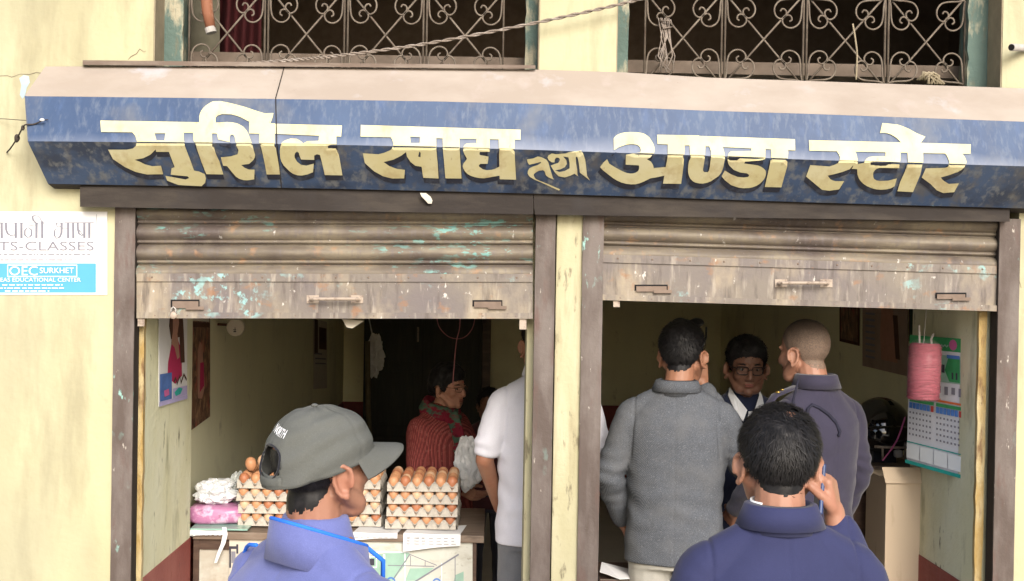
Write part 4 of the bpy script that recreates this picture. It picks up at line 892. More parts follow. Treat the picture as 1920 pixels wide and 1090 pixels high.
# egg trays and eggs
PT = .0485; NX = 6; RES = 8
def tray_mesh():
    n = NX * RES; vs = []; fs = []
    for lay in (0, 1):
        for j in range(n + 1):
            for i in range(n + 1):
                x, y = i / RES, j / RES
                h = .5 * (math.cos(2*math.pi*x) + math.cos(2*math.pi*y))
                z = .020 + .017 * max(-1, min(1, h * 1.25)) - (.003 if lay else 0)
                vs.append(((x - NX/2) * PT, y * PT, z))
    q = (n + 1) ** 2
    for j in range(n):
        for i in range(n):
            a = j*(n+1)+i; fs += [(a, a+1, a+n+2, a+n+1), (q+a+1, q+a, q+a+n+1, q+a+n+2)]
    for i in range(n):
        for (a, c) in ((i+1, i), (n*(n+1)+i, n*(n+1)+i+1), (i*(n+1), (i+1)*(n+1)), ((i+1)*(n+1)+n, i*(n+1)+n)): fs.append((a, c, q+c, q+a))
    # skirt lip round the edge
    mb = MB().add(vs, fs); w2 = NX * PT / 2
    zig = []
    for i in range(NX + 1):
        for (du, hz) in ((-.5, .004), (-.11, .038), (.11, .038)) if i else ((0, .038), (.11, .038)): zig.append((i + du, hz))
    zig = [z_ for z_ in zig if z_[0] <= NX] 
    if zig[-1][0] < NX: zig.append((NX, .038))
    for (o, ux, uy, nx_, ny_) in (((-w2, 0), 1, 0, 0, -1), ((-w2, NX * PT), 1, 0, 0, 1), ((-w2, 0), 0, 1, -1, 0), ((w2, 0), 0, 1, 1, 0)):
        V = []
        for (u, hz) in zig:
            for (zz_, out) in ((.001, .007), (.003, .0068), (hz, -.004 if hz > .03 else .003)):
                for th in (0, .0025): V.append((o[0] + ux * u * PT + nx_ * (out - th), o[1] + uy * u * PT + ny_ * (out - th), zz_))
        Fq = []
        for i in range(len(zig) - 1):
            a = i * 6; c = a + 6
            for r_ in (0, 2): Fq += [(a+r_, c+r_, c+r_+2, a+r_+2), (a+r_+1, a+r_+3, c+r_+3, c+r_+1)]
            Fq += [(a+4, c+4, c+5, a+5), (a, a+1, c+1, c)]
        mb.add(V, Fq)
    for (a, c) in () and (((-w2-.004, -.004, .005), (w2+.004, .0, .012)), ((-w2-.004, NX*PT, .005), (w2+.004, NX*PT+.004, .012)), ((-w2-.004, 0, .005), (-w2, NX*PT, .012)), ((w2, 0, .005), (w2+.004, NX*PT, .012))): mb.box(a, c)
    return mb
proto_tray = tray_mesh()
egg_me = []
for k in range(3):
    mb = MB(); pr = []
    for i in range(15):
        a = math.pi * i / 14; r = .0222 * math.sin(a) * (1 + .10 * math.cos(a)); pr.append((max(r, .0004), -.0285 * math.cos(a)))
    mb.sweep([(0, 0, z) for r, z in pr], [r for r, z in pr], 16)
    me = mb.mesh('egg'); me.materials.append(m_eggs[k]); me.polygons.foreach_set('use_smooth', [True] * len(me.polygons)); egg_me.append(me)
tray_me = None
def egg(x, y, z, label, grp):
    o = bpy.data.objects.new('egg', random.choice(egg_me + egg_me[:1])); C.objects.link(o)
    o.location = (x, y, z); o.rotation_euler = (random.uniform(-.12, .12) + math.pi, random.uniform(-.12, .12), random.uniform(0, 6)); s_ = random.uniform(.94, 1.06); o.scale = (s_, s_, s_)
    tag(o, label, 'egg', grp)
stacks = [('left', X0(513, 940, .87), .86), ('middle', X0(648, 940, .87), .88), ('right', X0(791, 940, .86), .84)]
for sn, sx, sy in stacks:
    for lv in range(4):
        jx = random.uniform(-.006, .006); z = CT + .008 + lv * .0515
        if tray_me is None:
            o = proto_tray.build('egg_tray', m_tray, None, smooth=True); tray_me = o.data
        else:
            o = bpy.data.objects.new('egg_tray', tray_me); C.objects.link(o)
        sh = PT / 2 if False else 0
        o.location = (sx + jx, sy, z); o.rotation_euler = (0, 0, random.uniform(-.02, .02))
        pos = ('bottom', 'second lowest', 'third', 'top')[lv]
        tag(o, f'grey pulp egg tray, {pos} of the four in the {sn} stack on the counter', 'egg tray', 'pulp egg trays stacked on the counter')
        for i in range(NX):
            for j in range(NX):
                if lv < 3 and not (j == 0 or (i == NX - 1 and sn == 'right')): continue
                egg(sx + jx + (i - NX/2 + .5) * PT, sy + (j + .5) * PT, z + .034, f'brown egg in the top tray of the {sn} egg stack' if lv == 3 else f'brown egg at the edge of the lower trays in the {sn} egg stack', 'eggs in the trays on the counter')
# two loose eggs heaped on the left stack
for k, (ex, ey, ez) in enumerate(((470, .915, .255), (493, .93, .262), (505, .98, .258))):
    p = P(ex, 890, ey); egg(p.x, ey, CT + ez, 'brown egg heaped on top of the left egg stack', 'eggs in the trays on the counter')

# ================================================================ deep room furniture
dl, dr = P(681, 700, YB - .35), P(903, 700, YB - .35)
t = thing('dark_cupboard', 'tall black green wooden cupboard doors at the back of the left room', 'cupboard', (dl.x, YB - .35, FLZ)); W = dr.x - dl.x; Hh = 2.2
MB().box((0, .02, 0), (W, .33, Hh)).build('carcass', m_door, t)
for k in range(2):
    x0 = .02 + k * (W / 2 - .01); d = MB().box((x0, 0, .04), (x0 + W/2 - .03, .018, Hh - .04)).build('door', m_door, t, bevel=.003)
    for r_ in range(4):
        z0 = .1 + r_ * .52; MB().box((x0 + .06, -.008, z0), (x0 + W/2 - .09, -.001, z0 + .42)).build('panel', m_door, d, bevel=.003)
MB().sweep([(W * .5 - .04, -.02, 1.3), (W * .5 - .04, -.02, 1.42)], .008, 8).build('handle', m_handle, t)
MB().box((W + .002, .1, 0), (W + .07, .33, Hh)).build('side_frame', m_wood, t)
# plastic bag hanging on the left of the cupboard
hb = P(705, 668, YB - .7)
o = lumpy('hanging_bag', hb, (.075, .06, .17), m_bag, 'pale plastic bag hanging on the left wall beside the dark cupboard', 'bag', .55, 1.8, 21, False, 4)
mb = MB(); mb.sweep([(-.02, .0, .12), (-.06, -.01, .3), (-.13, 0, .36), (-.5 * .6, 0, .38)], .005, 6); mb.build('handle_loop', m_bag, o)
mb = MB()
mb.sweep([P(689, 640, YB - 1.2), P(690, 760, YB - 1.2), P(694, 830, YB - 1.2)], .02, 8)
tag(mb.build('hanging_rope', dull('dim_rope', (.12, .10, .06)), None, smooth=True), 'dim twisted rope hanging on the left wall beside the dark cupboard', 'rope')
cable('pink_string', [P(864, 560, 1.25), P(862, 612, 1.25), P(856, 640, 1.25), P(852, 680, 1.25), P(849, 722, 1.25)], .0022, m_pinkwire, 'thin pink cord hanging down in front of the woman', 'cord')
cable('wire_loop', [P(818, 585, 1.9), P(823, 612, 1.9), P(842, 632, 1.9), P(868, 634, 1.9), P(886, 615, 1.9), P(892, 585, 1.9)], .0022, m_pinkwire, 'loop of dark pink wire hanging under the ceiling above the woman', 'wire')

# right side: cabinet, box, helmet, twine, calendar
cz = P(1650, 868, .95).z
t = thing('side_cabinet', 'dark brown wooden cabinet behind the cardboard box', 'cabinet', (1.45, .98, FLZ))
xa, xb = X0(1560, 900, .95) - 1.45, X0(1690, 900, 1.0) + .10 - 1.45
MB().box((xa, 0, 0), (xb, .5, cz - FLZ - .04)).build('body', m_wood, t); MB().box((xa - .01, -.02, cz - FLZ - .039), (xb + .01, .51, cz - FLZ - .015)).build('cabinet_top', m_woodtop, t, bevel=.003)
MB().box((xa + .06, -.012, .1), (xa + .2, -.001, cz - FLZ - .1)).build('door', m_wood, t, bevel=.003); MB().box((xa + .3, -.014, .3), (xa + .31, -.002, cz - FLZ - .08)).build('pale_strip', m_pinkwire, t)
ca, cb = P(1662, 890, .62), P(1737, 890, .62)
t = thing('cardboard_box', 'tall tan cardboard box standing against the right reveal wall', 'box', (ca.x, .62, FLZ)); W = cb.x - ca.x; zh = P(1690, 900, .62).z - FLZ
MB().box((0, 0, 0), (W, .26, zh)).build('carton', m_card, t, bevel=.003)
MB().hexa([(-.006, -.012, zh - .012), (W + .004, -.012, zh - .012), (W + .004, .012, zh + .048), (-.012, .02, zh + .046)], [(-.006, -.009, zh - .012), (W + .004, -.009, zh - .012), (W + .004, .016, zh + .048), (-.012, .024, zh + .046)]).build('flap', m_card, t)
MB().box((.002, -.002, .08), (W - .002, -.0005, .084)).build('tape_seam', m_paperwarm, t)
# helmet
hc = P(1652, 800, 1.12); hb = thing('motorcycle_helmet', 'glossy black motorcycle helmet on top of the side cabinet', 'helmet', (hc.x, 1.12, cz - .015))
hz = hc.z - (cz - .015)
mb = MB(); nu, nv = 36, 20; vs = []; fs = []
for j in range(nv + 1):
    a = math.pi * .74 * j / nv
    for k in range(nu):
        bb = 2 * math.pi * k / nu; vs.append((.125 * math.sin(a) * math.cos(bb), .15 * math.sin(a) * math.sin(bb), hz + .128 * math.cos(a)))
for j in range(nv):
    for k in range(nu): fs.append((j*nu+k, (j+1)*nu+k, (j+1)*nu+(k+1) % nu, j*nu+(k+1) % nu))
mb.add(vs, fs).build('shell', m_helmet, hb, smooth=True)
mb = MB(); R0 = hz + .128 * math.cos(math.pi * .74)
mb.sweep([(.0905 * math.cos(a), .109 * math.sin(a), R0) for a in np.linspace(0, 2*math.pi, 33)], .008, 8); mb.build('rim', m_shoe, hb, smooth=True)
mb = MB(); mb.sweep([(-.135 + .0, -.04 - .0, hz - .02), (-.10, -.125, hz - .015), (0, -.165, hz - .01), (.10, -.125, hz - .015), (.135, -.04, hz - .02)], [.02, .03, .034, .03, .02], 8, flat=.2); mb.build('visor', m_helmet, hb, smooth=True)
mb = MB(); mb.box((-.05, -.06, -.001 + .001), (.05, .06, R0 - .006)); mb.build('lining', m_navyinner, hb)
ra = P(1640, 838, .99); mb = MB(); mb.sweep([ra, P(1704, 840, .99)], .006, 8); mb.sweep([P(1655, 838, .99), P(1655, 862, .99)], .005, 8); mb.sweep([P(1697, 820, .99), P(1697, 862, .99)], .004, 8)
tag(mb.build('wire_rack', m_handle, None, smooth=True), 'thin grey wire rack on the cabinet in front of the helmet', 'rack')
tag(lumpy('small_knob', P(1684, 851, .985), (.018, .018, .018), m_pvc, 'x', 'pot', .05, 1, 2), 'small pale grey round pot on the side cabinet below the helmet', 'pot')
ribbon('pink_ribbon', [P(1697, 782, .8), P(1690, 806, .8), P(1682, 826, .8), P(1670, 845, .8), P(1655, 864, .8)], [.006, .008, .008, .008, .006], m_pinkp, 'thin pink string trailing down from the twine in front of the helmet', 'string')
# twine
tc = P(1733, 697, .28); t = thing('twine_spool', 'pink plastic twine spool hanging in front of the calendar', 'twine', (tc.x, .28, tc.z))
pr = [(-.1, .040), (-.104, .05), (-.100, .0555), (-.08, .057), (-.02, .0575), (.03, .058), (.08, .057), (.098, .0545), (.104, .048), (.1, .03)]
mb = MB().sweep([(0, 0, z) for z, r in pr], [r for z, r in pr], 32); o = mb.build('winding', m_spool, t, smooth=True); t.rotation_euler = (0, .03, .4)
mb = MB(); rs = random.Random(8)
for k in range(70):
    z = rs.uniform(-.095, .095); dz = rs.uniform(-.02, .02); a0 = rs.uniform(0, 6.28); ln = rs.uniform(1.5, 3)
    mb.sweep([(.0583 * math.cos(a0 + ln*u), .0583 * math.sin(a0 + ln*u), max(-.098, min(.098, z + dz * u))) for u in np.linspace(0, 1, 9)], .0011, 4)
mb.build('loose_strands', m_spool, t)
mb = MB(); mb.sweep([(-.028, 0, .098), (-.03, 0, .135), (-.034, 0, .17)], .0035, 6); mb.sweep([(.03, 0, .098), (.026, .0, .12), (.036, 0, .14)], .004, 6); mb.sweep([(0, .01, .1), (.02, .02, .3), (.05, .05, .65)], .0015, 5); mb.build('hanger_wire', m_pvc, t)
lumpy_m = mat('clear_film', (.6, .55, .55), .2, .5, alpha=.08)
mb = MB().sweep([(0, 0, -.108), (0, 0, -.1), (0, 0, 0), (0, 0, .1), (0, 0, .118)], [.045, .060, .062, .060, .03], 24); displace_me = mb.build('plastic_wrap', lumpy_m, t, smooth=True)
# calendar, hanging off the reveal wall
A_, B_ = Vector((1.688, .27, 0)), Vector((1.60, .60, 0))
def cal(px_, py_, dx=0):
    # vertical plane through A_, B_: find the point on the pixel's ray
    d = ray(px_, py_); n = Vector((B_.y - A_.y, -(B_.x - A_.x), 0)).normalized(); tt = (A_ - CAM).dot(n) / d.dot(n); return CAM + d * tt
c4 = [cal(1706, 628), cal(1809, 636), cal(1812, 900), cal(1700, 868)]
cells = lambda u0, u1, v0, v1, nu_, nv_, fu, fv: [rect(u0 + (u1-u0)*i/nu_, v0 + (v1-v0)*j/nv_, u0 + (u1-u0)*(i+fu)/nu_, v0 + (v1-v0)*(j+fv)/nv_) for i in range(nu_) for j in range(nv_)]
wt = sheet('wall_calendar', 'white wall calendar with green header and date grid on the right reveal wall', 'calendar', c4,
      [('header', m_green, [rect(.0, .0, .97, .10)]), ('logo', m_pinkp, [[(.80 + .07*math.cos(a), .05 + .04*math.sin(a)) for a in np.linspace(0, 6.28, 12)[:-1]]]), ('header_writing', m_palegreen, [stroke([(.48 + .03*i, .055 + .012 * (i % 2)) for i in range(9)], .012)]),
       ('photo', m_palegreen, [rect(.5, .13, .93, .33)]), ('photo_trees', m_green, [[(.72, .15), (.92, .14), (.92, .32), (.74, .32), (.66, .24)], rect(.52, .18, .6, .3)]), ('photo_dark', m_inkdark, [rect(.6, .2, .66, .26), rect(.78, .25, .81, .3), rect(.85, .25, .88, .3)]), ('photo_sky', m_skyblue, [rect(.7, .125, .92, .15)]),
       ('caption', m_ink, [rect(.42 + .12*i, .36, .42 + .12*i + .06, .42 - .01*(i % 2)) for i in range(5)]), ('orange_stripe', mat('print_orange', (.62, .14, .04), .6), [rect(.05, .465, .96, .48), rect(.3, .455, .6, .462)]),
       ('month_header', m_green, [rect(.04, .49, .48, .515), rect(.52, .49, .96, .515)]), ('weekdays', m_skyblue, cells(.04, .42, .52, .565, 6, 1, .86, 1) + cells(.52, .9, .52, .565, 6, 1, .86, 1)), ('sundays', m_red, [rect(.43, .52, .48, .565), rect(.91, .52, .96, .565)]),
       ('dates', m_ink, cells(.05, .47, .59, .80, 7, 5, .45, .35) + cells(.53, .95, .59, .80, 7, 5, .45, .35)), ('grid_line', m_teal, [rect(.02, .825, .97, .833)]), ('note_boxes', m_pwhite, cells(.02, .97, .842, .955, 4, 1, .94, 1)), ('bottom_edge', m_teal, [rect(.0, .972, .99, .999)])], dull('calendar_paper', (.66, .67, .72), v=.08), .006)

pl = P(325, 588, -.012); t = thing('padlock', 'small grey padlock hanging at the lower left edge of the left shutter', 'padlock', pl)
MB().ell((0, 0, -.006), (.013, .006, .013)).build('lock_body', m_handle, t, True); MB().sweep([(-.008, 0, .002), (-.007, 0, .016), (0, 0, .022), (.007, 0, .016), (.008, 0, .002)], .0026, 8).build('shackle', m_pvc, t, True)
cr = P(1124, 1086, .36); t = thing('wooden_crate', 'dark wooden crate standing inside the right doorway beside the pillar', 'crate', (cr.x, .36, FLZ))
MB().box((0, 0, 0), (.16, .28, cr.z - FLZ)).build('crate_body', m_wood, t, bevel=.004); MB().box((-.004, -.006, cr.z - FLZ - .06), (.164, -.001, cr.z - FLZ - .02)).build('slat', m_woodtop, t)
vs = [(cr.x - .0, .35, cr.z + .028), (cr.x + .03, .34, cr.z + .022), (cr.x + .075, .345, cr.z + .003), (cr.x + .14, .36, cr.z + .004), (cr.x + .13, .5, cr.z + .004), (cr.x + .02, .5, cr.z + .03)]
vs += [(a, b_, c_ + .0015) for a, b_, c_ in vs]
tag(MB().add(vs, [(0, 1, 2, 5), (2, 3, 4, 5), (11, 8, 7, 6), (11, 10, 9, 8)] + [(i, (i+1) % 6, 6+(i+1) % 6, 6+i) for i in range(6)]).build('white_sheet', m_white), 'white paper sheet lying on the dark crate beside the pillar', 'paper')
# ================================================================ people
def hand(mb, wr, d, n, side, curl, k=1.0, thumb=.5, spread=1.0, gap=0):
    """wr wrist, d forearm direction, n back-of-hand normal, side +1 puts the thumb on d x n, curl per joint in radians"""
    wr = Vector(wr); d = Vector(d).normalized(); n = Vector(n); n = (n - d * n.dot(d)).normalized(); t = d.cross(n) * side
    mb.capsule(wr - d * .03, wr + d * .015, .026 * k, .024 * k)
    offs = (.028, .010, -.009, -.027); lens = (.040, .045, .042, .033)
    for f in range(4):
        kn = wr + d * (.088 - .006 * abs(f - 1)) * k + t * offs[f] * k
        mb.capsule(wr + d * .012 + t * offs[f] * .5 * k, kn, .0155 * k, .0115 * k, 10)
        p = kn; a = .15 + .05 * f; r = .0098 * k
        for j, fr_ in enumerate((1, .68, .5)):
            a += curl[j] if hasattr(curl, '__len__') else curl
            v = (d * math.cos(a) - n * math.sin(a) + t * offs[f] * .8 * spread * (1 if j == 0 else 0)).normalized()
            q = p + v * lens[f] * fr_ * k; mb.capsule(p, q, r, r * .88, 10); p = q; r *= .9
    b0 = wr + d * .02 + t * .018 * k; b1 = wr + d * .052 * k + t * (.042) * k - n * .014 * k
    mb.capsule(b0, b1, .0165 * k, .0125 * k, 10)
    v = (d * math.cos(thumb) + t * .45 - n * math.sin(thumb) * .9).normalized(); b2 = b1 + v * .032 * k
    mb.capsule(b1, b2, .0122 * k, .0108 * k, 10); v = (v - t * .45).normalized(); mb.capsule(b2, b2 + v * .026 * k, .0108 * k, .0090 * k, 10)

def head_prims(mb, M, fem=False):
    h = MB()
    h.ell((0, -.014, .03), (.076, .098, .088)); h.ell((0, .03, -.022), (.063, .062, .088)); h.ell((0, .028, -.07), (.052, .055, .045))
    h.capsule((-.03, .045, -.085), (.03, .045, -.085), .03, .03); h.ell((0, .072, -.096), (.024, .019, .018))
    h.capsule((0, .09, .012), (0, .108, -.028), .0085, .012); h.ell((0, .105, -.033), (.013, .012, .010))
    for s in (-1, 1):
        h.ell((s * .012, .098, -.037), (.0085, .009, .007)); h.capsule((s * .012, .083, .022), (s * .048, .070, .020), .0095, .007)
        h.ell((s * .042, .052, -.025), (.024, .03, .026)); h.capsule((s * .062, .0, -.045), (s * .045, .045, -.08), .02, .02)
        # ear: plate, rim and lobe
        E = Matrix.Rotation(s * -.55, 3, 'Z')
        e = MB(); e.ell((-s * .003, 0, 0), (.004, .016, .027))
        rim = [(0, .012, -.012), (0, .016, .004), (0, .012, .022), (0, -.002, .031), (0, -.016, .022), (0, -.019, .006), (0, -.014, -.014), (0, -.004, -.028)]
        e.sweep([(s * .005 + a, b_, c_) for a, b_, c_ in rim], [.0050] * 8, 8); e.capsule((s * .002, .012, -.008), (s * .004, .010, .002), .005, .004); e.ell((s * .002, .003, -.027), (.006, .007, .008))
        e.xform(lambda v: E @ (v * 1.12) + Vector((s * .086, -.012, -.022))); h.merge(e)
    h.ell((0, .086, -.059), (.022, .009, .0055)); h.ell((0, .084, -.069), (.019, .010, .0065))
    h.xform(lambda v: M @ v); mb.merge(h)

def hairline(az, zs=0.0, front=.072):
    # az in degrees from the face to the nape -> lowest hair height in head coordinates
    k = [(0, front), (35, front - .008), (60, .035), (72, .0), (80, -.02), (90, .012), (105, .012), (118, -.026), (140, -.056), (160, -.068), (180, -.072)]
    a = abs(az)
    for i in range(len(k) - 1):
        if k[i][0] <= a <= k[i+1][0]:
            t = (a - k[i][0]) / (k[i+1][0] - k[i][0]); return k[i][1] * (1 - t) + k[i+1][1] * t + zs
    return zs

def add_hair(root, bvh, M, m, thick=.010, length=.02, n=5000, zs=0.0, front=.072, part=None, comb=(0, -.3, -1), wd=.0014, bald=None, seed=1, top=None, base_m=None, lift=.35, zmax=9):
    Mi = M.inverted(); c = M @ Vector((0, -.01, .02)); mb = MB(); rs = random.Random(seed)
    def surf(dirn):
        d = (M.to_3x3() @ dirn).normalized(); h, nrm, i, _ = bvh.ray_cast(c + d * .25, -d)
        return h, nrm
    nu, nv = 170, 104; grid = {}; vs = []; fs = []
    for j in range(nv + 1):
        el = math.pi * (j / nv) * .82
        for k in range(nu):
            az = 2 * math.pi * k / nu; dn = Vector((math.sin(el) * math.sin(az), math.sin(el) * math.cos(az), math.cos(el)))
            h, nrm = surf(dn)
            if h is None: grid[j, k] = None; continue
            q = Mi @ h; a_ = math.degrees(math.atan2(q.x, q.y)); dist = q.z - hairline(a_, zs, front) + .003 * nz(q, (70, 70, 20), seed)
            if bald: dist = min(dist, (q - Vector(bald[0])).length - bald[1] + .01 * nz(q, (60, 60, 60), 3))
            th = thick * max(0, min(1, dist / .05)) ** .9
            if top: th *= top(q)
            th *= 1 + .35 * nz(q, (34, 34, 34), seed + 2)
            th *= max(.12, min(1, (q.z + .078) / .035))
            if abs(q.x) > .0805 and q.z < .035: dist = -1
            if dist < -.006 or q.z > zmax: grid[j, k] = None; continue
            grid[j, k] = len(vs); vs.append(h + (h - c).normalized() * (th if dist > 0 else -.002))
    for j in range(nv):
        for k in range(nu):
            q = (grid[j, k], grid[j+1, k], grid[j+1, (k+1) % nu], grid[j, (k+1) % nu])
            if None not in q:
                qq = tuple(dict.fromkeys(q))
                if len(qq) > 2: fs.append(qq)
    base = MB().add(vs, fs)
    rot = M.to_3x3(); cnt = 0
    cmb = None if callable(comb) else Vector(comb)
    while cnt < n:
        dn = Vector((rs.gauss(0, 1), rs.gauss(0, 1), rs.gauss(0, 1)))
        if dn.length < .01: continue
        dn.normalize(); cnt += 1
        if dn.z < -.85: continue
        h, nrm = surf(dn)
        if h is None: continue
        q = Mi @ h; a_ = math.degrees(math.atan2(q.x, q.y)); dist = q.z - hairline(a_, zs, front)
        if dist < rs.uniform(-.006, .004) or q.z > zmax or (abs(q.x) > .0805 and q.z < .035): continue
        if bald and (q - Vector(bald[0])).length < bald[1] * rs.uniform(.7, 1.15): continue
        nn = (h - c).normalized(); th = thick * max(0, min(1, dist / .05)) ** .9 * (top(q) if top else 1)
        if callable(comb): cv = comb(q)
        else: cv = cmb
        cd = rot @ (Vector(cv) + Vector((rs.gauss(0, .3), rs.gauss(0, .3), rs.gauss(0, .3))))
        cd = cd - nn * cd.dot(nn)
        if cd.length < 1e-4: continue
        cd.normalize(); th *= max(.12, min(1, (q.z + .078) / .035)); L_ = length * rs.uniform(.55, 1.15) * min(1, .35 + max(0, dist) / .05)
        s_ = nn.cross(cd) * wd; p0 = h + nn * th * .75; p1 = p0 + cd * L_ * .55 + nn * L_ * lift * .6; p2 = p0 + cd * L_ + nn * L_ * lift * .45
        o = len(base.v); base.v += [tuple(p0 - s_), tuple(p0 + s_), tuple(p1 + s_ * .8), tuple(p1 - s_ * .8), tuple(p2)]
        base.f += [(o, o+1, o+2, o+3), (o+3, o+2, o+4)]
    return base.build('hair', m, root, smooth=True, recalc=False)

SH_Z = 1.40
def person(label, x, y, z0, yaw, H, skin_m, top_m, pants_m, arms, head_rot=(0, 0, 0), head_off=(0, .03, 0), vox=.005, fat=1.0, sleeve='long', hem=.80, wrinkle=.004, lean=0.0, hip_dx=0, name='top', collar=None, sh=1.0, group=None, female=False, seams=False, shoulder_drop=0, hands=None, clothvox=None):
    s = H / 1.70
    root = thing('person', label, 'person', (x, y, z0), R(yaw), group)
    S = lambda mb: mb.xform(lambda v: Vector((v.x, v.y + lean * max(0, v.z - .9), v.z)) * s)
    Ln = lambda v: Vector((v[0], v[1] + lean * max(0, v[2] - .9), v[2])) * s
    # head matrix (in scaled local space)
    hc = Ln((head_off[0], head_off[1], 1.585 + head_off[2]))
    from mathutils import Euler
    Rm = Euler((R(head_rot[0]), R(head_rot[1]), R(head_rot[2])), 'ZXY').to_matrix()
    piv = Vector((0, -.03, -.09)) * s
    M = Matrix.Translation(hc + piv) @ Rm.to_4x4() @ Matrix.Translation(-piv) @ Matrix.Scale(s * .975, 4)
    body = MB()
    core = MB(); core.loft([(0, 0, .86, .15, .10), (0, 0, 1.02, .135, .09), (0, 0, 1.22, .16, .10), (0, -.01, 1.34, .16, .085), (0, -.015, 1.42, .10, .06), (0, -.015, 1.46, .055, .052)], 24)
    sx = .16 * sh
    for sd, nm in ((1, 'R'), (-1, 'L')):
        sp = Vector((sd * sx, -.018, 1.34 - shoulder_drop)); e, w_ = [Vector(v) for v in arms[nm]]
        core.capsule(sp, e, .044, .036); core.capsule(e, w_, .036, .025)
        hd = (hands or {}).get(nm, {})
        d = (w_ - e).normalized(); nn = Vector(hd.get('n', (sd * .9, -.2, 0)))
        hand(core, w_ + d * .02, hd.get('d', d), nn, hd.get('side', 1 if sd < 0 else -1) , hd.get('curl', .35), .95, hd.get('thumb', .4))
    for sd in (1, -1): core.capsule((sd * .09, 0, .88), (sd * .095, .0, .5), .07, .05); core.capsule((sd * .095, 0, .5), (sd * .1, -.01, .09), .046, .034); core.capsule((sd * .1, -.02, .04), (sd * .11, .12, .03), .034, .028)
    S(core); body.merge(core)
    nk = Vector(M @ Vector((0, -.028, -.06))); nb = Ln((0, -.02, 1.40))
    body.capsule(nk, nb, .054 * s * (.86 if female else 1), .060 * s)
    head_prims(body, M, female)
    me = remesh(body, vox * s, 2, .45); bo = link('body', me, skin_m, root, True)
    bvh = BVHTree.FromPolygons([v.co.copy() for v in me.vertices], [tuple(p.vertices) for p in me.polygons])
    # top garment
    g = MB(); f = fat
    sdz = shoulder_drop
    g.loft([(0, .0, hem, .178 * f, .118 * f), (0, 0, hem + .1, .175 * f, .116 * f), (0, 0, 1.02, .165 * f, .112 * f), (0, 0, 1.15, .175 * f, .118 * f), (0, -.006, 1.26, .182 * f, .122 * f), (0, -.012, 1.325, .178 * f * sh, .112 * f), (0, -.016, 1.375 - sdz, .150 * f * sh, .090 * f), (0, -.018, 1.415 - sdz, .115 * f, .076), (0, -.018, 1.445 - sdz * .5, .082, .068), (0, -.018, 1.465, .070, .064), (0, -.016, 1.48, .064, .060)], 40, 2.3)
    for sd in (1, -1): g.capsule((sd * .05, -.022, 1.418 - sdz * .5), (sd * .158 * sh, -.02, 1.352 - sdz), .052, .058, 18)
    for sd, nm in ((1, 'R'), (-1, 'L')):
        sp = Vector((sd * .164 * sh, -.018, 1.342 - sdz)); e, w_ = [Vector(v) for v in arms[nm]]
        if sleeve == 'long':
            d = (w_ - e).normalized(); g.capsule(sp, e, .060 * f, .052 * f, 18); g.capsule(e, w_ - d * .012, .052 * f, .040 * f, 18)
        else:
            d = (e - sp); q = sp + d * .72; g.capsule(sp, q, .060 * f, .060 * f, 18)
    S(g)
    gm = remesh(g, (clothvox or vox) * s * 1.1, 14, .5)
    els = [Ln(arms[k][0]) for k in ('R', 'L')]
    def wr(p, n_):
        a = nz(p, (6, 9, 13), 3) * .7 + nz(p, (17, 17, 26), 7) * .35
        el = max(0, 1 - min((p - e).length for e in els) / (.16 * s))
        folds = math.sin(p.z * 95 / s + 6 * nz(p, (7, 7, 7), 1)) * el * .8
        hemf = max(0, 1 - abs(p.z / s - 1.0) / .12) * math.sin(p.z * 60 + 5 * nz(p, (9, 9, 4), 2)) * .5
        a += .9 * (.3 - abs(nz(p, (5, 8, 7), 11))) 
        r_ = wrinkle * (a + folds + hemf)
        if seams:
            zz_ = p.z / s; xs_ = .150 * sh + .10 * max(0, 1.36 - zz_) ** 1.2
            if zz_ > 1.2: r_ -= .0042 * math.exp(-((abs(p.x) / s - xs_) / .0045) ** 2)
            if p.y < 0: r_ -= .0022 * math.exp(-((p.x / s) / .003) ** 2)
        return r_
    if wrinkle: displace(gm, wr)
    go = link(name, gm, top_m, root, True)
    # trousers and shoes
    if pants_m:
        p_ = MB(); p_.loft([(0, 0, .78, .165 * f, .11), (0, 0, .9, .163 * f, .108), (0, 0, 1.0, .155 * f, .102)], 28)
        for sd in (1, -1): p_.capsule((sd * .088, 0, .84), (sd * .098, .0, .48), .088, .068); p_.capsule((sd * .098, 0, .48), (sd * .104, -.01, .11), .067, .056)
        S(p_); pm = remesh(p_, .009 * s, 3); displace(pm, lambda q, n_: .004 * nz(q, (8, 8, 14), 4)); link('trousers', pm, pants_m, root, True)
        for sd in (1, -1):
            sh_ = MB(); sh_.ell((sd * .105, -.02, .045), (.042, .06, .045)); sh_.ell((sd * .112, .08, .035), (.044, .10, .036)); S(sh_); link('shoe', remesh(sh_, .008, 2), m_shoe, root, True)
    return root, M, bvh, s, Ln, go
def band(pts_fn, n=48, closed=False): pass
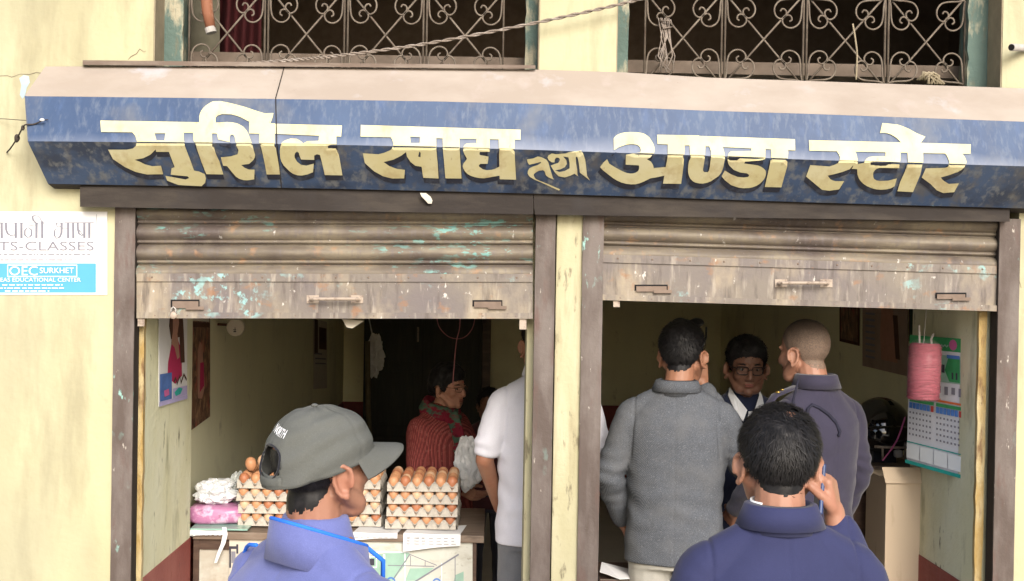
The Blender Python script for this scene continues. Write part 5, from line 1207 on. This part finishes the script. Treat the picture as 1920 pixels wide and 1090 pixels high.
def collar(root, Ln, m, z0=1.44, z1=1.50, r0=(.072, .068), r1=(.064, .062), cy=-.018, a0=-150, a1=150, th=.004, fold=0, name='collar', tilt=0.0, flare=.014, n=40, fy=.6):
    """standing collar round the neck; angle 0 is the nape, +-180 the throat; fold makes it turn down outside by that height"""
    prof = []
    mb = MB(); vs = []
    st = [(0, 0), (.5, .0), (1, 0)]
    rows_ = [(z0, 0.0), (z1, 1.0)]
    if fold: rows_ += [(z1 - .004, 1.35), (z1 - fold, 1.9)]
    for o in (0, th):
        for k in range(n + 1):
            a = R(a0 + (a1 - a0) * k / n); sx_, cy_ = math.sin(a), -math.cos(a)
            for (z, u) in rows_:
                e = u if u <= 1 else 1; ex_ = (u - 1) * flare if u > 1 else 0
                rx = r0[0] + (r1[0] - r0[0]) * e + ex_ + o; ry = r0[1] + (r1[1] - r0[1]) * e + ex_ * fy + o
                zz_ = z + tilt * cy_ * .06
                vs.append(Ln((sx_ * rx, cy + cy_ * ry, zz_)))
    m_ = len(rows_); q = (n + 1) * m_; fs = []
    for k in range(n):
        for r_ in range(m_ - 1):
            i = k * m_ + r_; fs += [(i, i + m_, i + m_ + 1, i + 1), (q + i + 1, q + i + m_ + 1, q + i + m_, q + i)]
    for k in range(n):
        i = k * m_; fs += [(i, q + i, q + i + m_, i + m_)]; i = k * m_ + m_ - 1; fs += [(i, i + m_, q + i + m_, q + i)]
    for k in (0, n):
        for r_ in range(m_ - 1): i = k * m_ + r_; fs += [(i, i + 1, q + i + 1, q + i)]
    mb.add(vs, fs); return mb.build(name, m, root, smooth=True)
def eyes(root, M, lids=True):
    for s in (-1, 1):
        mb = MB().ell((s * .031, .069, .003), (.0125, .0125, .0085)); mb.xform(lambda v: M @ v); e = mb.build('eye', m_eye, root, True)
        mb = MB().ell((s * .031, .0795, .003), (.0052, .003, .0055)); mb.xform(lambda v: M @ v); mb.build('iris', m_iris, e, True)
        mb = MB(); mb.sweep([(s * .014, .0855, .024), (s * .03, .0845, .029), (s * .05, .070, .024)], [.0035, .0042, .0025], 8); mb.xform(lambda v: M @ v); mb.build('eyebrow', m_hair, root, True)
    mb = MB(); mb.ell((0, .0925, -.0595), (.021, .004, .0035)); mb.ell((0, .0915, -.068), (.018, .0045, .0045)); mb.xform(lambda v: M @ v); mb.build('lips', m_lip, root, True)
def specs(root, M, m_fr, wide=.026, high=.018, rr=.0019, zc=.002):
    mb = MB()
    for s in (-1, 1):
        pts = [(s * .032 + wide * math.copysign(abs(math.cos(a)) ** .6, math.cos(a)), .098 - .012 * abs(math.cos(a)) * (1 if math.cos(a) * s > 0 else 0), zc + high * math.copysign(abs(math.sin(a)) ** .6, math.sin(a))) for a in np.linspace(0, 2 * math.pi, 25)]
        mb.sweep(pts, rr, 6); mb.sweep([(s * .058, .086, zc + .008), (s * .075, .04, .008), (s * .083, -.012, .006), (s * .08, -.025, -.006)], rr, 6)
    mb.sweep([(-.008, .099, zc + .003), (0, .104, zc + .006), (.008, .099, zc + .003)], rr, 6)
    mb.xform(lambda v: M @ v); o = mb.build('spectacles', m_fr, root, True)
    for s in (-1, 1):
        mb = MB(); mb.box((s * .032 - wide * .92, .0955, zc - high * .9), (s * .032 + wide * .92, .0963, zc + high * .9)); mb.xform(lambda v: M @ v); mb.build('lens', m_lens, o)
def loc(px, py, y):
    p = P(px, py, y); return p.x, p.y
HANG = {'R': ((.235, -.03, 1.12), (.225, .05, .87)), 'L': ((-.235, -.03, 1.12), (-.225, .05, .87))}

# ---- man in the navy suit holding a phone, street side
YB1 = -1.55; x_ = P(1460, 900, YB1).x
root, M, bvh, s, Ln, go = person('man in navy suit seen from behind holding a phone to his right ear', x_, YB1, 0, 2, 1.685, m_skinA, m_suit, m_pants_dark,
    {'L': ((-.235, -.02, 1.12), (-.21, .12, .92)), 'R': ((.262, .06, 1.17), (.140, .02, 1.435))}, (-7, 2, -6), (0, .02, -.006), .0042, 1.0, wrinkle=.0042, sh=1.06, shoulder_drop=.012, clothvox=.0042, name='jacket', seams=True,
    hands={'R': {'n': (.85, -.45, .2), 'd': (-.12, .12, 1), 'curl': (.75, .85, .5), 'side': -1, 'thumb': .7}})
def swirl(q):
    v = Vector((q.x - .022, q.y + .05, q.z - .1)); return Vector((-v.y * .8 + v.x * 1.2, v.x * .8 + v.y * .8, -.55 - 3 * max(0, .1 - q.z)))
add_hair(root, bvh, M, m_hair, .013, .03, 11000, seed=4, comb=swirl, bald=((.022, -.058, .108), .016), wd=.0011, lift=.22, zs=-.006)
collar(root, Ln, m_suit, 1.43, 1.492, (.080, .074), (.063, .063), -.020, -118, 118, .003, fold=.052, flare=.036, fy=.55)
collar(root, Ln, m_shirt, 1.44, 1.495, (.066, .062), (.0615, .0605), -.015, -160, -52, .003, fold=.0, name='shirt_collar')
hp = M @ Vector((.083, .02, -.05))
rootm = Matrix.Translation(root.location) @ Matrix.Rotation(R(2), 4, 'Z')
ph = MB(); ph.box((-.004, -.030, -.060), (.005, .030, .052)); o = ph.build('mobile_phone', m_phone, None, bevel=.003); tag(o, 'dark blue mobile phone held at the ear of the man in navy suit', 'phone')
o.location = rootm @ (M @ Vector((.096, .012, -.062))); o.rotation_euler = (R(-22), R(8), R(-4))
tag_ = MB().ell(Ln((-.075, -.128, 1.318)), (.006, .002, .003)); tag_.build('white_fleck', m_white, root)

# ---- man with the cap
YB2 = -1.72; x_ = P(600, 950, YB2).x
root, M, bvh, s, Ln, go = person('man in periwinkle jacket and grey olive cap looking toward the egg counter', x_ + .010, YB2 - .02, 0, -47, 1.695, m_skinB, m_bluejacket, m_pants_dark,
    {'L': ((-.24, .02, 1.12), (-.2, .18, .95)), 'R': ((.235, .0, 1.12), (.2, .16, .93))}, (5, 0, 0), (0, .006, -.012), .0042, 1.20, sh=1.14, shoulder_drop=.026, seams=True, wrinkle=.0055, clothvox=.005, name='jacket')
add_hair(root, bvh, M, m_hair, .0035, .011, 7000, seed=9, front=.03, zs=-.016, wd=.0011, comb=(0, -.2, -1), lift=.2, zmax=.05)
collar(root, Ln, m_bluejacket, 1.360, 1.440, (.108, .100), (.092, .092), -.010, -160, 160, .006, tilt=-.60)
mbp = MB(); mbp.sweep([Ln((math.sin(R(a)) * .095, -.010 - math.cos(R(a)) * .095, 1.441 + .036 * math.cos(R(a)))) for a in np.linspace(-160, 160, 41)], .0042, 8)
mbp.sweep([Ln((.033, .080, 1.406)), Ln((.036, .125, 1.37)), Ln((.03, .13, 1.30))], .005, 8); mbp.sweep([Ln((-.033, .080, 1.406)), Ln((-.036, .125, 1.37)), Ln((-.03, .13, 1.30))], .005, 8)
mbp.build('piping', m_piping, root, True)
mbp = MB(); mbp.sweep([Ln((-.06, -.118, 1.42)), Ln((-.13, -.09, 1.405)), Ln((-.19, -.06, 1.385)), Ln((-.245, -.05, 1.31)), Ln((-.275, -.05, 1.2))], .004, 8); mbp.build('shoulder_piping', m_piping, root, True)
collar(root, Ln, m_navyinner, 1.37, 1.434, (.090, .086), (.080, .080), -.008, -179, 179, .005, name='inner_collar', tilt=-.56)
M = M @ Matrix.Rotation(R(-7), 4, 'Z')
def cap_pt(az, t, offc=.009):
    # az degrees from the face, t 0 at the rim .. 1 at the top
    rim = -.002 + .024 * math.cos(R(az))
    a = t * math.pi / 2
    rx, ry = .0955, .1205
    zt = .124; q = .86
    x = rx * math.sin(R(az)) * (math.cos(a) ** q); y = -.012 + ry * math.cos(R(az)) * (math.cos(a) ** q); z = rim + (zt - rim) * math.sin(a) ** .92
    nf = .0040 * nz((az * .02, t * 5, 3), (1, 1, 1)) + .005 * (.25 - abs(nz((az * .022 + t * 1.6, t * 3 - az * .008, 5), (1, 1, 1)))) + .0026 * math.sin(t * 26 + az * .055 + 3 * nz((az * .015, t * 2, 0), (1, 1, 1))) * max(0, 1 - t * 1.1) * (1 if abs(az) > 25 else .4)
    seamk = min(abs(((az + 30) % 60) - 30), 30); nf -= .0014 * math.exp(-(seamk / 1.6) ** 2)
    d = Vector((x, y + .012, z - .02)).normalized()
    return Vector((x, y, z)) + d * nf
mb = MB(); nu, nv = 120, 40; vs = []; fs = []
for j in range(nv + 1):
    for k in range(nu): vs.append(M @ cap_pt(360 * k / nu - 180, j / nv))
hole = lambda az, t: (abs(abs(az) - 180) / 26) ** 2 + ((t - .19) / .17) ** 2 < 1 and t > .10
for j in range(nv):
    for k in range(nu):
        if hole(360 * (k + .5) / nu - 180, (j + .5) / nv): continue
        fs.append((j*nu+k, j*nu+(k+1) % nu, (j+1)*nu+(k+1) % nu, (j+1)*nu+k))
mb.add(vs, fs); cap = thing('baseball_cap', 'grey olive cotton cap with white lettering worn by the man in the periwinkle jacket', 'cap', root.location, root.rotation_euler.z)
crown = mb.build('crown', m_cap, cap, True, recalc=True)
md = crown.modifiers.new('s', 'SOLIDIFY'); md.thickness = .002; md.offset = -1
mb = MB(); vs = []; K = 28; Jn = 8
for o in (0, -.003):
    for j in range(Jn + 1):
        for k in range(K + 1):
            az = -68 + 136 * k / K; p = cap_pt(az, .01); u = j / Jn
            out = .074 * math.cos(R(az * 1.25)) ** .55 if abs(az * 1.25) < 90 else 0
            q = Vector((p.x * (1 + .05 * u), p.y + out * u, p.z + .006 - .012 * u - 3.6 * (p.x ** 2) * u + o)); vs.append(M @ q)
q0 = (K + 1) * (Jn + 1)
fs = []
for j in range(Jn):
    for k in range(K): i = j*(K+1)+k; fs += [(i, i+1, i+K+2, i+K+1), (q0+i+1, q0+i, q0+i+K+1, q0+i+K+2)]
for k in range(K): i = Jn*(K+1)+k; fs.append((i, i+1, q0+i+1, q0+i))
for j in range(Jn):
    for e in (0, K): i = j*(K+1)+e; fs.append((i, i+K+1, q0+i+K+1, q0+i))
mb.add(vs, fs).build('visor', m_cap, cap, True)
mb = MB(); mb.sweep([M @ (cap_pt(a, .045) * 1.004) for a in np.linspace(152, 208, 12)], .010, 8, flat=.3); mb.build('strap', m_cap, cap, True)
mb = MB(); mb.sweep([M @ (cap_pt(180 + 26 * math.cos(a), .21 + .16 * math.sin(a)) * 1.003) for a in np.linspace(0, 2*math.pi, 30)], .0022, 6); mb.build('opening_trim', m_navyinner, cap, True)
mb = MB(); mb.ell(M @ Vector((0, -.012, .1255)), (.007, .007, .004)); mb.build('button', m_cap, cap, True)
text('cap_writing', 'NORTH', (0, 0, 1, 1), lambda p: M @ (cap_pt(190 - 36 * p[0], .60 - .10 * p[1] - .07 * p[0]) * 1.012), m_thread, cap)

# ---- man in the grey tweed coat
YB3 = .36; x_ = P(1268, 800, YB3).x
root, M, bvh, s, Ln, go = person('man in grey tweed coat seen from behind with sunglasses on his head', x_, YB3, FLZ, -10, 1.675, m_skinD, m_tweed, m_pants_pale,
    {'L': ((-.25, -.03, 1.12), (-.205, .10, .93)), 'R': ((.27, .05, 1.14), (.105, .115, 1.44))}, (-3, 0, -14), (.012, .025, 0), .005, 1.06, hem=.80, wrinkle=.006, seams=True, clothvox=.0045, name='coat', sh=1.03,
    hands={'R': {'n': (.5, -.8, .2), 'd': (-.18, .1, 1), 'curl': (1.0, 1.1, .6), 'side': -1, 'thumb': .6}})
add_hair(root, bvh, M, m_hair, .012, .022, 6500, seed=14, top=lambda q: .35 + .9 * max(0, min(1, (q.z - .0) / .08)), comb=(0, .4, -.7), wd=.0013)
collar(root, Ln, m_tweed, 1.43, 1.488, (.080, .074), (.066, .064), -.02, -125, 125, .003, fold=.045, flare=.032)
mb = MB()
for s_ in (-1, 1):
    mb.sweep([(s_ * .072, .075, .105), (s_ * .086, .02, .065), (s_ * .087, -.03, .03)], .0026, 6, flat=1.6)
mb.ell((-.034, .066, .122), (.031, .007, .021), Matrix.Rotation(R(-28), 3, 'X')); mb.ell((.034, .066, .122), (.031, .007, .021), Matrix.Rotation(R(-28), 3, 'X')); mb.sweep([(-.01, .068, .128), (.01, .068, .128)], .004, 6); mb.xform(lambda v: M @ v)
sg = mb.build('sunglasses', m_glassfr, None, True); sg.location = root.location; sg.rotation_euler.z = root.rotation_euler.z; tag(sg, 'dark sunglasses pushed up on the hair of the man in grey tweed coat', 'sunglasses')

# ---- man with spectacles facing the street
YB4 = .80; x_ = P(1396, 700, YB4).x
root, M, bvh, s, Ln, go = person('man with black spectacles and dark suit facing the street', x_, YB4, FLZ, 186, 1.60, m_skinC, m_suitdark, m_pants_dark, HANG, (-8, 0, -8), (0, .03, 0), .0045, 1.0, name='jacket')
add_hair(root, bvh, M, m_hair, .018, .024, 5000, seed=22, front=.062, comb=(.2, .1, .3), wd=.0014, lift=.5, top=lambda q: .35 + .9 * max(0, min(1, (q.z) / .08)))
eyes(root, M); specs(root, M, m_glassfr, .025, .0175, .0023)
# shirt front: a V of white cotton with open collar and a folded scarf
mb = MB(); vs = [Ln(p) for p in [(-.012, .104, 1.395), (.012, .104, 1.395), (.024, .122, 1.35), (0, .134, 1.24), (-.024, .122, 1.35)]]; vs += [v + Vector((0, .004, 0)) for v in vs]
mb.add(vs, [(0, 1, 2, 3, 4), (9, 8, 7, 6, 5)] + [(i, (i+1) % 5, 5+(i+1) % 5, 5+i) for i in range(5)]); mb.build('shirt_front', m_shirt, root)
for sd in (-1, 1):
    vs = [Ln((sd * a, b_, c_)) for a, b_, c_ in ((.064, .0, 1.488), (.053, .045, 1.458), (.016, .098, 1.40), (.040, .122, 1.355), (.066, .088, 1.40), (.074, .02, 1.455))]; vs += [v + Vector((sd * .002, -.006, -.001)) for v in vs]
    MB().add(vs, [(0, 1, 2, 3, 4, 5), (11, 10, 9, 8, 7, 6)] + [(i, (i+1) % 6, 6+(i+1) % 6, 6+i) for i in range(6)]).build('shirt_collar', m_shirt, root)
    vs = [Ln((sd * a, b_, c_)) for a, b_, c_ in ((.078, .0, 1.458), (.068, .088, 1.398), (.040, .130, 1.335), (.0, .138, 1.20), (.06, .132, 1.25), (.105, .112, 1.36), (.112, .03, 1.425))]; vs += [v + Vector((0, -.006, -.001)) for v in vs]
    MB().add(vs, [tuple(range(7)), tuple(range(13, 6, -1))] + [(i, (i+1) % 7, 7+(i+1) % 7, 7+i) for i in range(7)]).build('lapel', m_suitdark, root)
mb = MB().ell(Ln((0, .122, 1.355)), (.022, .012, .018)); mb.ell(Ln((.006, .13, 1.30)), (.018, .01, .05)); mb.build('tie', mat('pink_grey_tie', (.5, .3, .36), .7, .3, [('noise', (.12, .1, .2), 90, .5, .6, .9)]), root, True)

# ---- shaven man in violet blue uniform
YB5 = .30; x_ = P(1532, 760, YB5).x
root, M, bvh, s, Ln, go = person('man with shaven grey head in violet blue uniform shirt facing away left', x_ - .018, YB5, FLZ, 30, 1.70, m_skinA, m_uniform, m_pants_dark,
    {'L': ((-.24, .02, 1.12), (-.18, .2, .98)), 'R': ((.235, -.01, 1.12), (.21, .1, .88))}, (-7, 0, 10), (0, .035, -.004), .0045, 1.04, hem=.72, seams=True, wrinkle=.006, name='uniform_shirt', sh=1.02, shoulder_drop=.008)
m_buzz = mat('buzzed_hair', (.20, .14, .105), .7, .2, [('noise', (.095, .075, .064), 260, .42, .62, .75), ('gradz', (.022, .019, .018), 1, 1.61, 1.70, .95)])
add_hair(root, bvh, M, m_buzz, .003, .004, 12000, seed=31, zs=-.006, comb=(0, -.1, -1), wd=.0008, lift=.4, top=lambda q: .35 + 1.6 * max(0, min(1, (q.z - .02) / .08)))
collar(root, Ln, m_uniform, 1.44, 1.50, (.076, .070), (.064, .063), -.018, -150, 150, .003, fold=.052, flare=.034)
mb = MB(); mb.sweep([Ln((-.115, -.03, 1.455)), Ln((-.20, -.015, 1.425)), Ln((-.238, -.015, 1.385))], [.02, .022, .02], 8, up=(0, 1, 0), flat=.3); ep = mb.build('epaulette', m_uniform, root, True)
mb = MB(); mb.ell(Ln((-.19, -.02, 1.438)), (.008, .010, .004)); mb.ell(Ln((-.17, -.02, 1.446)), (.006, .008, .004)); mb.build('gold_badge', m_gold, ep, True)
bpy.context.view_layer.update(); wm = root.matrix_world.copy(); gb = BVHTree.FromPolygons([wm @ v.co for v in go.data.vertices], [tuple(p.vertices) for p in go.data.polygons]); wi_ = wm.inverted()
def on_cloth(px, py, o):
    d = ray(px, py).normalized(); h, nrm, _, _ = gb.ray_cast(CAM, d)
    if h is None: return None
    if nrm.dot(d) > 0: nrm = -nrm
    return wi_ @ (h + nrm * o)
lp = [on_cloth(x, y, .004) for x, y in ((1512, 790), (1514, 768), (1522, 760), (1536, 766), (1552, 778), (1566, 793), (1574, 810), (1570, 818))]; lp = [q for q in lp if q]
if len(lp) > 2:
    mb = MB(); mb.sweep(lp, .006, 8); mb.build('lanyard', m_strap, root, True)
a_ = P(1497, 712, .1); c_ = P(1487, 752, .1); mb = MB().sweep([a_, c_, P(1486, 790, .1)], [.003, .005, .006], 8); mb.build('radio_antenna', m_strap, None, True); o = bpy.data.objects['radio_antenna']; tag(o, 'dark radio antenna standing at the shoulder of the uniformed man', 'antenna')

# ---- man in white polo behind the pillar
YB6 = .62; x_ = P(1018, 800, YB6).x
root, M, bvh, s, Ln, go = person('man in white polo shirt mostly hidden behind the cream pillar', x_, YB6, FLZ, 4, 1.69, m_skinD, m_polo, m_pants_grey,
    {'L': ((-.232, -.03, 1.13), (-.165, .13, .93)), 'R': ((.235, -.02, 1.12), (.2, .14, .93))}, (-2, 0, 8), (.0, .03, 0), .005, 1.03, sleeve='short', hem=.80, seams=True, wrinkle=.006, name='polo_shirt')
add_hair(root, bvh, M, m_hair, .012, .02, 3500, seed=41)
collar(root, Ln, m_polo, 1.44, 1.50, (.076, .07), (.069, .065), -.018, -150, 150, .004, fold=.04, flare=.018)

# ---- woman behind the egg counter
YB7 = 1.62; x_ = P(828, 800, YB7).x
root, M, bvh, s, Ln, go = person('woman with spectacles in red ribbed sweater and red green scarf behind the eggs', x_, YB7, FLZ, -126, 1.42, skin('skin_light_brown', (.36, .185, .125)), m_knit, m_pants_dark,
    {'L': ((-.24, .06, 1.13), (-.13, .24, 1.06)), 'R': ((.235, .02, 1.11), (.13, .22, 1.03))}, (-6, 0, 0), (0, .045, -.01), .0045, 1.26, wrinkle=.004, name='sweater', female=True, sh=1.0)
bun = lambda q: 1.0 + .6 * max(0, -q.y / .1) * max(0, 1 - abs(q.z - .0) / .1)
add_hair(root, bvh, M, m_hair, .022, .03, 5000, seed=51, front=.066, zs=-.012, comb=(0, -1, -.25), wd=.0012, lift=.1, top=bun)
mb = MB().ell((0, -.115, -.02), (.045, .04, .05)); mb.xform(lambda v: M @ v); mb.build('hair_bun', m_hair, root, True)
eyes(root, M); specs(root, M, m_brownp, .023, .015, .0016)
mb = MB(); mb.ell((0, .092, .045), (.004, .002, .005)); mb.xform(lambda v: M @ v); mb.build('red_tika', m_red, root, True)
for sd in (-1, 1):
    mb = MB(); mb.ell((sd * .085, -.004, -.045), (.004, .004, .006)); mb.xform(lambda v: M @ v); mb.build('earring', m_gold, root, True)
mb = MB()
for k, (z, r_) in enumerate(((1.415, .100), (1.44, .094), (1.463, .086), (1.43, .105))):
    pts = [Ln((math.sin(a) * (r_ + .01 * nz((a, k, 0), (2, 1, 1))), -.01 - math.cos(a) * (r_ - .004), z - .028 * math.cos(a + math.pi) + .008 * nz((math.cos(a), math.sin(a), k), (2, 2, 2)))) for a in np.linspace(0, 2 * math.pi, 40)]
    mb.sweep(pts, [.020 + .004 * nz((math.cos(i * .16), math.sin(i * .16), k), (3, 3, 3)) for i in range(40)], 10)
mb.sweep([Ln((.05, .11, 1.43)), Ln((.055, .15, 1.35)), Ln((.05, .16, 1.22))], [.035, .042, .05], 10, flat=.4)
sm_ = remesh(mb, .006, 3); displace(sm_, lambda p, n_: .005 * nz(p, (22, 22, 30), 8)); link('scarf', sm_, m_scarf, root, True)
bgp = P(878, 868, 1.34)
lumpy('carrier_bag', bgp, (.07, .045, .125), m_bag, 'pale plastic bag held up by the woman behind the right egg stack', 'bag', .4, 1.8, 33, False, 4)

# ---- figure half hidden behind the woman
YB8 = 2.5; x_ = P(918, 760, YB8).x
root, M, bvh, s, Ln, go = person('person with dark hair mostly hidden between the woman and the white polo', x_, YB8, FLZ, 170, 1.22, m_skinC, cloth('dark_maroon_top', (.06, .02, .025)), m_pants_dark, HANG, (0, 0, 0), (0, .03, 0), .006, .95, name='top', wrinkle=.003)
add_hair(root, bvh, M, m_hair, .016, .03, 2500, seed=61, comb=(0, -.5, -.8))
